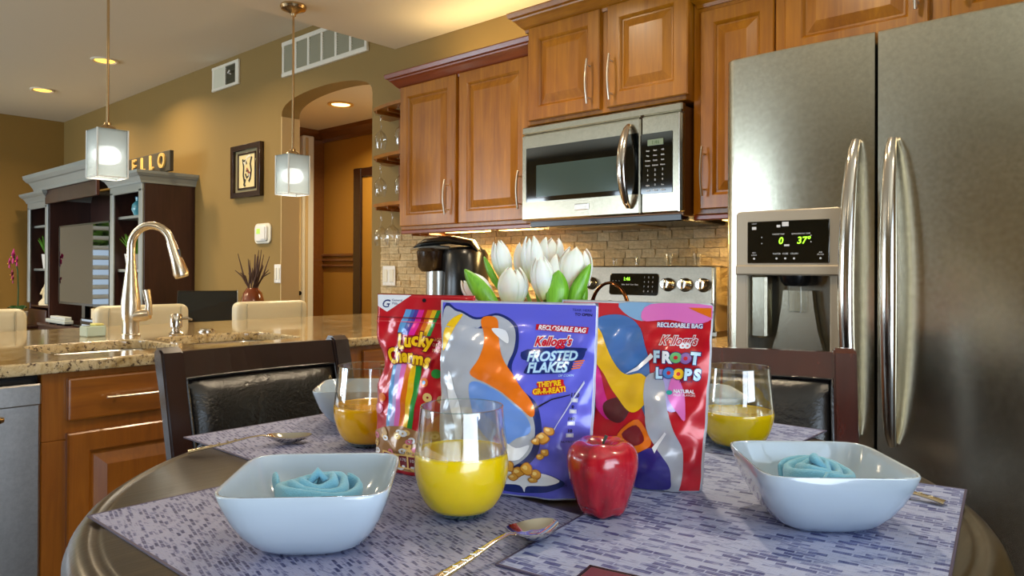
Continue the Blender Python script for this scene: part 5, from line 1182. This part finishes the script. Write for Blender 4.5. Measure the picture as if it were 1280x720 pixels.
for i, m in enumerate([LBL, LAV, PNK, ORG, YEL, GRE]): b.poly([lerp2(A0, A1, i/6), lerp2(A0, A1, (i+1)/6), lerp2(B0, B1, (i+1)/6), lerp2(B0, B1, i/6)], m, 'rainbow_band', 1)
b.layer = 3
for ch, x, y, sz, ro in (('L', 497.5, 438, 26, 2), ('u', 508, 435, 23, 0), ('c', 517, 433, 23, -2), ('k', 526.5, 434, 25, -4), ('y', 535.5, 434.5, 23, -8)): b.otext(ch, sz, x, y, YEL, DRD, 1.4, ro, off=1.15, sx=.84)
b.layer = 5
for ch, x, y, sz, ro in (('C', 485.5, 458, 27, 8), ('h', 496, 456, 25, 4), ('a', 506, 455, 23, 2), ('r', 514, 455, 23, 0), ('m', 524.5, 456.5, 21, -4), ('s', 536, 460, 25, -10)): b.otext(ch, sz, x, y, YEL, DRD, 1.4, ro, off=1.15, sx=.82)
b.layer = 3
for i, s_ in enumerate(('FROSTED TOASTED', 'OAT CEREAL WITH', 'MARSHMALLOWS')): b.text(s_, 6.2, 539, 427+i*7, foil('cream_print', (246, 196, 140)) if i == 0 else b._c, 0, 3, align='LEFT', sx=.8) if i else setattr(b, '_c', foil('cream_print', (246, 196, 140))) or b.text(s_, 6.2, 539, 427, b._c, 0, 3, align='LEFT', sx=.8)
for x, y, r0, r1, m in ((548, 468, 0, 6, GRE), (533, 480, 2.5, 6, ORG), (533, 480, 0, 2.5, LBL), (538, 499, 1.5, 6, FLKL), (474, 505, 0, 6, ORG), (470, 520, 0, 7, PNKM), (556, 500, 1.5, 5, OAT), (566, 480, 0, 5, PNKM), (541, 520, 0, 5, WH)): b.ring(x, y, r0, r1, m, 'printed_marshmallow', 3)
b.poly([(461, 552), (475, 545), (490, 540), (510, 538), (530, 543), (550, 540), (570, 546), (588, 542), (588, 596), (461, 596)], OATD, 'cereal_pile', 3)
rd = random.Random(2); L_ = 4
for k in range(70):
    x, y = rd.uniform(463, 585), rd.uniform(545, 592); b.ring(x, y, 1.7, rd.uniform(4.2, 5.6), (OAT, FLKL, WH)[k % 3] if k % 6 else PNKM, 'printed_oat_loop', 4+k % 4, 12, .8)
b.poly([(480, 573), (534, 573), (534, 592), (480, 592)], FLKL, 'nutrition_strip', 9)
for i, s_ in enumerate(('110', '0', '170', '10')):
    x = 487+i*12.5; b.poly([(x-5, 575), (x+5, 575), (x+5, 590), (x-5, 590)], DRD, 'nutrition_box', 10); b.text(s_, 6, x, 582, WH, 0, 11); b.ring(x, 589, 0, 2.6, WH, 'nutrition_dot', 11, 10, .6)
b.text('PER 3/4 CUP', 4, 513, 572, BLK, 0, 10)
b.poly([(461, 397.5), (588, 397.5), (588, 398.6), (461, 398.6)], DRD, 'zip_seam', 6); b.poly([(461, 403), (588, 403), (588, 403.8), (461, 403.8)], foil('seam_highlight', (226, 90, 90)), 'zip_seam', 6)

# --- periwinkle bag (centre)
b = Bag('cereal_bag', -.5748, -2.096, TZ+.0038, math.radians(20.3), .1979, .2222, .028, (552, 748, 376, 622), 'periwinkle blue cereal bag with Frosted Flakes lettering, in the middle', PALE, 0, 4.1, .10)
b.poly([(554.5, 379), (745.5, 379), (745.5, 620), (554.5, 620)], BLU, 'printed_field', 1)
# plain milk splash and ribbons stand where the mascot is printed
b.poly([(554.5, 398), (575, 388), (600, 398), (628, 392), (652, 408), (655, 436), (648, 462), (662, 486), (684, 508), (690, 540), (684, 570), (660, 590), (620, 600), (554.5, 604)], DB, 'splash_outline', 2, 6)
b.poly([(554.5, 402), (575, 391), (599, 401), (627, 395), (649, 411), (650, 438), (643, 462), (656, 490), (676, 512), (682, 540), (676, 566), (655, 584), (620, 595), (554.5, 598)], SIL, 'milk_splash', 3, 6)
b.poly([(606, 400), (626, 399), (630, 430), (640, 455), (662, 484), (680, 510), (676, 520), (650, 500), (622, 484), (604, 478), (596, 470), (606, 452), (612, 430)], ORG, 'orange_ribbon', 4, 5)
b.poly([(596, 484), (616, 484), (646, 500), (672, 522), (676, 540), (660, 548), (640, 560), (612, 540), (600, 510)], foil('ribbon_blue', (106, 148, 222)), 'blue_ribbon', 4, 5)
b.poly([(556, 420), (566, 402), (582, 394), (572, 412), (564, 430), (556, 444)], YEL, 'yellow_ribbon', 4, 5)
for p_ in ([(566, 470), (580, 500), (590, 540), (586, 576), (578, 540), (568, 505)], [(640, 552), (660, 560), (676, 556), (664, 574), (644, 572)], [(620, 412), (638, 414), (642, 430), (630, 424)]): b.poly(p_, WH, 'milk_highlight', 5, 4)
b.layer = 2; b.text('TEAR HERE', 4.6, 729, 387, DB, -2, 2); b.text('TO OPEN', 4.8, 731, 392.5, BLK, -2, 2, offset=.12)
b.poly([(675, 404.5), (738, 406.5), (737, 414.5), (674.5, 412)], RD, 'red_banner', 4); b.text('RECLOSABLE BAG', 8.2, 706, 412.2, WH, -2, 5, offset=.28, shear=.2, sx=.87)
b.layer = 3; b.otext("Kellogg's", 16, 696, 431, foil('logo_red', (206, 16, 46)), WH, 1.1, 3, off=.55, shear=.42, sx=.78)
b.poly([(666, 437), (732, 432), (736, 437), (732, 447), (722, 450), (718, 463), (668, 468), (665, 462), (670, 452), (660, 449)], DB, 'logo_plate', 3, 3)
CY = foil('ice_blue', (190, 226, 246)); b.layer = 4
b.otext('FROSTED', 16.5, 696.5, 449.6, CY, BLUM, .9, 4, off=.55, shear=.30, sx=.87); b.otext('FLAKES', 17.5, 692, 464, CY, BLUM, .9, 4, off=.55, shear=.30, sx=.86)
for k in range(4): y = 449+k*3; b.poly([(724-k, y), (735-k*1.4, y-2), (735-k*1.4, y-.3), (724-k, y+1.4)], ORG, 'speed_stripe', 4)
b.text('OF CORN', 4, 715, 468.5, CY, 4, 4, shear=.3)
b.layer = 3; b.poly([(681, 478), (710, 472), (713, 477), (716, 485), (704, 490), (678, 494), (676, 487), (682, 484)], RD, 'slogan_plate', 3, 3)
b.text("THEY'RE", 9, 696, 481.5, YEL, 9, 4, offset=.45, sx=.86); b.text('GR-R-REAT!', 9.4, 696.5, 490, YEL, 9, 4, offset=.45, sx=.82)
for i, (s_, y) in enumerate((('110', 493), ('0', 507), ('140', 522), ('10', 537))):
    b.text(s_, 7 if i == 0 else 5.4, 727-i*1.2, y, BLK, 0, 3, offset=.15); b.poly([(723-i*1.2, y+1.5), (731-i*1.2, y+1.5), (731-i*1.2, y+6.5), (723-i*1.2, y+6.5)], PALE, 'nutrition_box', 2); b.ring(727-i*1.2, y+4, 0, 2.4, WH, 'nutrition_dot', 3, 10, .8)
b.text('NUTRITION', 3.6, 724, 550, BLK, 0, 3); b.text('NET WT', 4.2, 716, 606, DB, 8, 3)
b.poly([(630, 604), (650, 592), (700, 590), (722, 600), (700, 612), (660, 616), (640, 614)], DB, 'printed_bowl', 6, 4); b.poly([(634, 600), (650, 588), (690, 588), (716, 596), (700, 604), (676, 606), (672, 614), (666, 606), (640, 606)], WH, 'milk', 7, 4)
rd = random.Random(8)
def flake(x, y, s_, ly):
    pts = [(x+s_*math.cos(a)*rd.uniform(.7, 1.15), y+s_*.8*math.sin(a)*rd.uniform(.7, 1.15)) for a in [k*PI/4 for k in range(8)]]; b.poly(pts, FLKD, 'printed_flake', ly, 3)
    b.poly([(x+(p[0]-x)*.84, y-.4+(p[1]-y)*.84) for p in pts], FLK, 'printed_flake', ly+1, 3); b.poly([(x+(p[0]-x)*.4-s_*.2, y-s_*.2+(p[1]-y)*.34) for p in pts], FLKL, 'printed_flake', ly+2, 3)
for x, y, s_, ly in ((641, 590, 9, 8), (652, 583, 10, 10), (664, 590, 9, 8), (676, 584, 10, 12), (688, 590, 8, 10), (658, 596, 7, 13), (684, 597, 6, 13), (692, 545, 9, 8), (700, 536, 8, 10), (685, 550, 6, 12), (697, 562, 6, 8), (691, 568, 5, 10)): flake(x, y, s_, ly)
for p_ in ([(736, 473), (737, 476), (709, 528), (704, 540), (703, 538)], [(680, 509), (700, 497), (722, 490), (722, 491.2), (700, 498.5), (681, 511)]): b.poly(p_, PALE if p_[0][0] > 700 else BLK, 'glare_and_print_line', 5)  # the pale line is glare on the bag, painted as a shape

# --- red and pink bag (right)
b = Bag('cereal_bag', -.4946, -1.969, TZ+.0038, math.radians(12), .197, .2214, .030, (702, 890, 378, 609), 'red and pink cereal bag with Froot Loops lettering, rightmost of the three', foil('froot_shell', (206, 212, 224), .16), 0, 7.7, .13)
b.poly([(704, 381), (888, 381), (888, 607), (704, 607)], RD, 'printed_field', 1)
b.poly([(818, 381), (888, 381), (888, 398), (868, 404), (840, 400), (808, 402)], PNK, 'pink_field', 3, 4); b.poly([(862, 384), (888, 384), (888, 396), (874, 390)], ORG, 'orange_flash', 4)
b.poly([(778, 381), (826, 381), (814, 402), (792, 398)], foil('sky_blue_print', (130, 176, 214)), 'sky_ribbon', 2, 3)
b.poly([(750, 404), (768, 396), (790, 398), (806, 412), (816, 440), (824, 470), (834, 500), (850, 530), (862, 560), (846, 552), (820, 520), (806, 488), (790, 470), (772, 452), (760, 430)], foil('feather_blue', (62, 112, 178)), 'blue_ribbon', 4, 5)
b.poly([(748, 414), (758, 420), (774, 452), (792, 470), (812, 468), (828, 482), (822, 500), (806, 516), (790, 508), (770, 480), (748, 448)], YEL, 'yellow_ribbon', 6, 5)
b.poly([(786, 500), (800, 512), (790, 530), (772, 526), (768, 508)], foil('bag_maroon', (86, 24, 30)), 'dark_field', 5, 4)
b.poly([(748, 456), (758, 468), (772, 506), (782, 522), (770, 528), (754, 508), (746, 486)], MAG, 'magenta_ribbon', 3, 4)
b.poly([(740, 494), (752, 494), (758, 516), (750, 540), (738, 540)], BLK, 'dark_field', 6, 4)
b.poly([(790, 540), (812, 524), (830, 548), (822, 560), (800, 566), (786, 558)], ORG, 'orange_arc', 7, 4); b.poly([(792, 544), (810, 531), (822, 548), (806, 556)], DRD, 'dark_arc', 8, 4)
b.poly([(820, 470), (838, 470), (850, 520), (868, 560), (866, 606), (846, 606), (846, 570), (826, 540), (818, 500)], SIL, 'silver_field', 8, 5)
b.poly([(814, 566), (834, 556), (850, 572), (856, 590), (852, 606), (806, 606), (806, 586)], foil('deep_violet', (52, 44, 130)), 'violet_dome', 9, 5)
b.poly([(828, 464), (852, 466), (862, 500), (852, 512), (840, 500)], LAV, 'lavender_ribbon', 7, 4); b.poly([(852, 466), (862, 480), (868, 520), (858, 512), (846, 490)], PNK, 'pink_ribbon', 9, 4)
b.layer = 4; b.otext('RECLOSABLE BAG', 7.6, 853, 409, WH, BLUM, .5, 0, off=.2, sx=.86)
b.layer = 5; b.otext("Kellogg's", 15.5, 852, 430, RD, WH, 1.0, 1, off=.3, shear=.42, sx=.76)
b.layer = 10
for ch, x, ro in (('F', 830, 3), ('R', 842, 1), ('T', 874, -2)): b.otext(ch, 19, x, 452, CY if ch != 'R' else WH, DB, 1.0, ro, off=1.1, sx=.86)
for ch, x, ro in (('L', 835, 3), ('P', 868, 0), ('S', 878, -3)): b.otext(ch, 18, x, 471, CY, DB, 1.0, ro, off=1.0, sx=.82)
for x, y, m in ((852.5, 445.5, foil('ring_green', (110, 180, 110))), (863.5, 446, foil('ring_violet', (140, 100, 170))), (845.5, 464.5, foil('ring_blue', (70, 130, 200))), (857, 465, YEL)): b.ring(x, y, 0, 7.4, DB, 'loop_outline', 12); b.ring(x, y, 2.4, 6.6, m, 'printed_loop', 13); b.ring(x, y, 0, 2.4, RD, 'loop_hole', 13)
b.ring(848, 488, 0, 3.6, TEALP, 'leaf_mark', 11, 10, .8); b.text('NATURAL', 6, 852.5, 488, WH, 0, 11, align='LEFT', offset=.3, sx=.86); b.text('FRUIT FLAVORS', 3.9, 852.5, 492, WH, 0, 11, align='LEFT', sx=.9); b.text('NET WT', 3.8, 866, 475.5, DB, 0, 11)
for x, y, m in ((800, 576, ORG), (794, 584, YEL), (782, 560, GRE), (788, 596, MAG), (776, 580, LBL)): b.ring(x, y, 1.6, 5, m, 'printed_loop', 10, 14)
for p_ in ([(822, 442), (826, 446), (808, 464), (792, 470), (806, 460)], [(832, 556), (846, 536), (848, 538), (840, 552), (836, 562)]): b.poly(p_, WH, 'glint_print', 10)

# ================================================================ TULIPS
def at(px, py, d):
    v = _f+_r*((px-640)/FPX)+_u*((335-py)/FPX); return Vector((0, -2.746, 1.166))+v*d
def petal_mat():
    m, t, b = nt('white_petal'); n = noise(t, coords(t, (70, 70, 8)), 1, 3)
    tc = t.nodes.new('ShaderNodeTexCoord'); sx = t.nodes.new('ShaderNodeSeparateXYZ'); t.links.new(tc.outputs['Object'], sx.inputs[0]); mr = t.nodes.new('ShaderNodeMapRange'); mr.inputs[1].default_value = 0; mr.inputs[2].default_value = .024; t.links.new(sx.outputs[2], mr.inputs[0])
    col = mix(t, mr.outputs[0], lin((214, 212, 110)), ramp(t, n, [(.3, (232, 230, 216)), (.7, (250, 249, 244))])); t.links.new(col, b.inputs['Base Color']); P(b, rough=.45, sss=.25); b.inputs['Subsurface Scale'].default_value = .01; bump(t, b, n, .3, .001); return m
PET = petal_mat(); LEAF = wood('tulip_leaf', (70, 140, 20), (120, 190, 40), (150, 214, 66), .4, .2, grain=(60, 60, 6), bs=.1); STEMG = solid('tulip_stem', (110, 160, 60), .5)
VC = Vector((-.655, -1.925, 0))
r = empty('flower_vase', (VC.x, VC.y, TZ+.0002), 0, 'white vase hidden behind the cereal bags carrying the tulips', 'vase')
obj('vase', lathe(B(), [(.001, 0), (.035, 0), (.042, .02), (.045, .09), (.034, .150), (.037, .158), (.032, .158), (.028, .150), (.030, .10), (.001, .02)], 30), CERAM, r, True)
obj('water', lathe(B(), [(.001, .022), (.029, .06), (.028, .10), (.001, .10)], 20), GLASS, r, True)
def tulip(base, tip, d, R_, lb, opening=0.0, rot=0, n=6, dd=0.0, L2=None):
    p0 = at(base[0], base[1], d); p1 = at(tip[0], tip[1], d+dd); L = (p1-p0).length; ax = (p1-p0).normalized()
    q = ax.to_track_quat('Z', 'Y'); r_ = bpy.data.objects.new('tulip', None); C.objects.link(r_); r_.empty_display_size = .02; r_.location = p0; r_.rotation_euler = q.to_euler(); tag(r_, lb, 'tulip', 'white tulips behind the cereal bags')
    for k in range(n):
        inner = k % 2; a0 = rot+k*2*PI/n; bm = B(); NU, NV = 8, 12; V = {}
        for i in range(NU+1):
            for j in range(NV+1):
                u = i/NU*2-1; v = j/NV; wv = max(0, 1-abs((v-.42)/.583)**2.6)**.55*(1.08-.1*inner)
                prof = math.sin(PI*min(1, (v*.80+.10)))**.75; rr = R_*prof*(1-.10*inner)*(1+opening*v*v*1.6)*(1-.10*u*u*(1-opening))
                a = a0+u*wv*.72; zz = L*(v**.92)*(1-.05*inner)-.0015*u*u; V[i, j] = bm.verts.new((rr*math.cos(a), rr*math.sin(a), zz))
        for i in range(NU):
            for j in range(NV): bm.faces.new((V[i, j], V[i+1, j], V[i+1, j+1], V[i, j+1]))
        bmesh.ops.remove_doubles(bm, verts=bm.verts[:], dist=1e-6); o = obj('petal', bm, PET, r_, True, angle=180)
        sm = o.modifiers.new('thickness', 'SOLIDIFY'); sm.thickness = .0007; sm.offset = 0
    if opening > .25:
        st_ = obj('stamens', tube(B(), [(0, 0, .004), (0, 0, L*.45)], [.004, .003], 8), solid('stamen', (214, 206, 60), .5), r_, True)
    mouth = VC+Vector(((p0.x-VC.x)*.22, (p0.y-VC.y)*.22, 1.05)); inv = (Matrix.Translation(p0) @ q.to_matrix().to_4x4()).inverted()
    pts = [inv @ p for p in (VC+Vector(((p0.x-VC.x)*-.1, (p0.y-VC.y)*-.1, .95)), mouth, mouth.lerp(p0, .6)+Vector((0, 0, .004)), p0)]
    obj('stem', tube(B(), pts, [.003, .003, .0028, .003], 8), STEMG, r_, True); return r_
tulip((633, 350), (622, 301), 1.055, .0150, 'tall closed white tulip at upper left of the bouquet', 0, .2)
tulip((652, 350), (652, 303), 1.10, .0130, 'white tulip half hidden between the two tallest blooms', .1, .8)
tulip((668, 352), (664, 295), 1.04, .0165, 'tallest closed white tulip at top centre of bouquet', 0, .5)
tulip((686, 345), (690, 297), 1.09, .0165, 'loosely open white tulip behind the top right of centre bloom', .35, .1)
tulip((640, 385), (641, 334), 1.00, .0215, 'broad white tulip at front centre left just above the blue bag', .05, 1.0)
tulip((681, 374), (675, 321), .985, .0165, 'egg shaped closed white tulip in front centre', 0, 0)
tulip((698, 372), (700, 318), 1.03, .0180, 'white tulip standing behind the egg shaped front bloom', .1, .4)
tulip((616, 386), (583, 345), 1.02, .0175, 'open white tulip leaning far left with a green leaf across', .25, .3)
tulip((714, 380), (722, 309), 1.02, .0200, 'large open white tulip at far right of the bouquet', .42, .9)
def leaf(pts, w, d, lb):
    P_ = [at(x, y, dd) for (x, y), dd in zip(pts, d)]; root = P_[0]; r_ = empty('tulip_leaf', tuple(root), 0, lb, 'leaf', 'green leaves among the tulips'); bm = B(); n = 14; rows = []
    for i in range(n+1):
        t = i/n; k = t*(len(P_)-1); a = min(int(k), len(P_)-2); c = P_[a].lerp(P_[a+1], k-a); tg = (P_[a+1]-P_[a]).normalized(); side = tg.cross(_f).normalized(); ww = w*math.sin(PI*(.12+.88*t))**.7 if t < 1 else .0003
        rows.append([bm.verts.new(c+side*ww*s-_f*(.004*(1-abs(s)))+_f*.0) for s in (-1, -.5, 0, .5, 1)])
    for a, b_ in zip(rows, rows[1:]):
        for k in range(4): bm.faces.new((a[k], a[k+1], b_[k+1], b_[k]))
    o = obj('blade', bm, LEAF, r_, True, world=True, angle=180); sm = o.modifiers.new('thickness', 'SOLIDIFY'); sm.thickness = .0008
    rib = obj('midrib', tube(B(), [(rows[i][2].co if False else P_[0].lerp(P_[-1], i/4)+_f*.001) for i in range(2)], .0004, 5), LEAF, r_, True, world=True); return r_
leaf([(621, 386), (600, 362), (581, 337)], .0115, (.975, .975, .985), 'broad green leaf leaning left at left end of bouquet')
leaf([(625, 362), (613, 340), (605, 321)], .0045, (1.05, 1.05, 1.06), 'thin dark green leaf rising behind the leaning tulip')
leaf([(694, 388), (697, 362), (698, 338)], .0150, (.975, .975, .98), 'pointed bright green leaf right of the egg shaped bloom')
leaf([(712, 388), (722, 362), (738, 330)], .0100, (.985, .985, .99), 'bright green leaf slanting right in front of the far right bloom')
leaf([(727, 388), (729, 370), (731, 350)], .0060, (.995, .995, 1.0), 'short bright green leaf at the right end of bouquet')
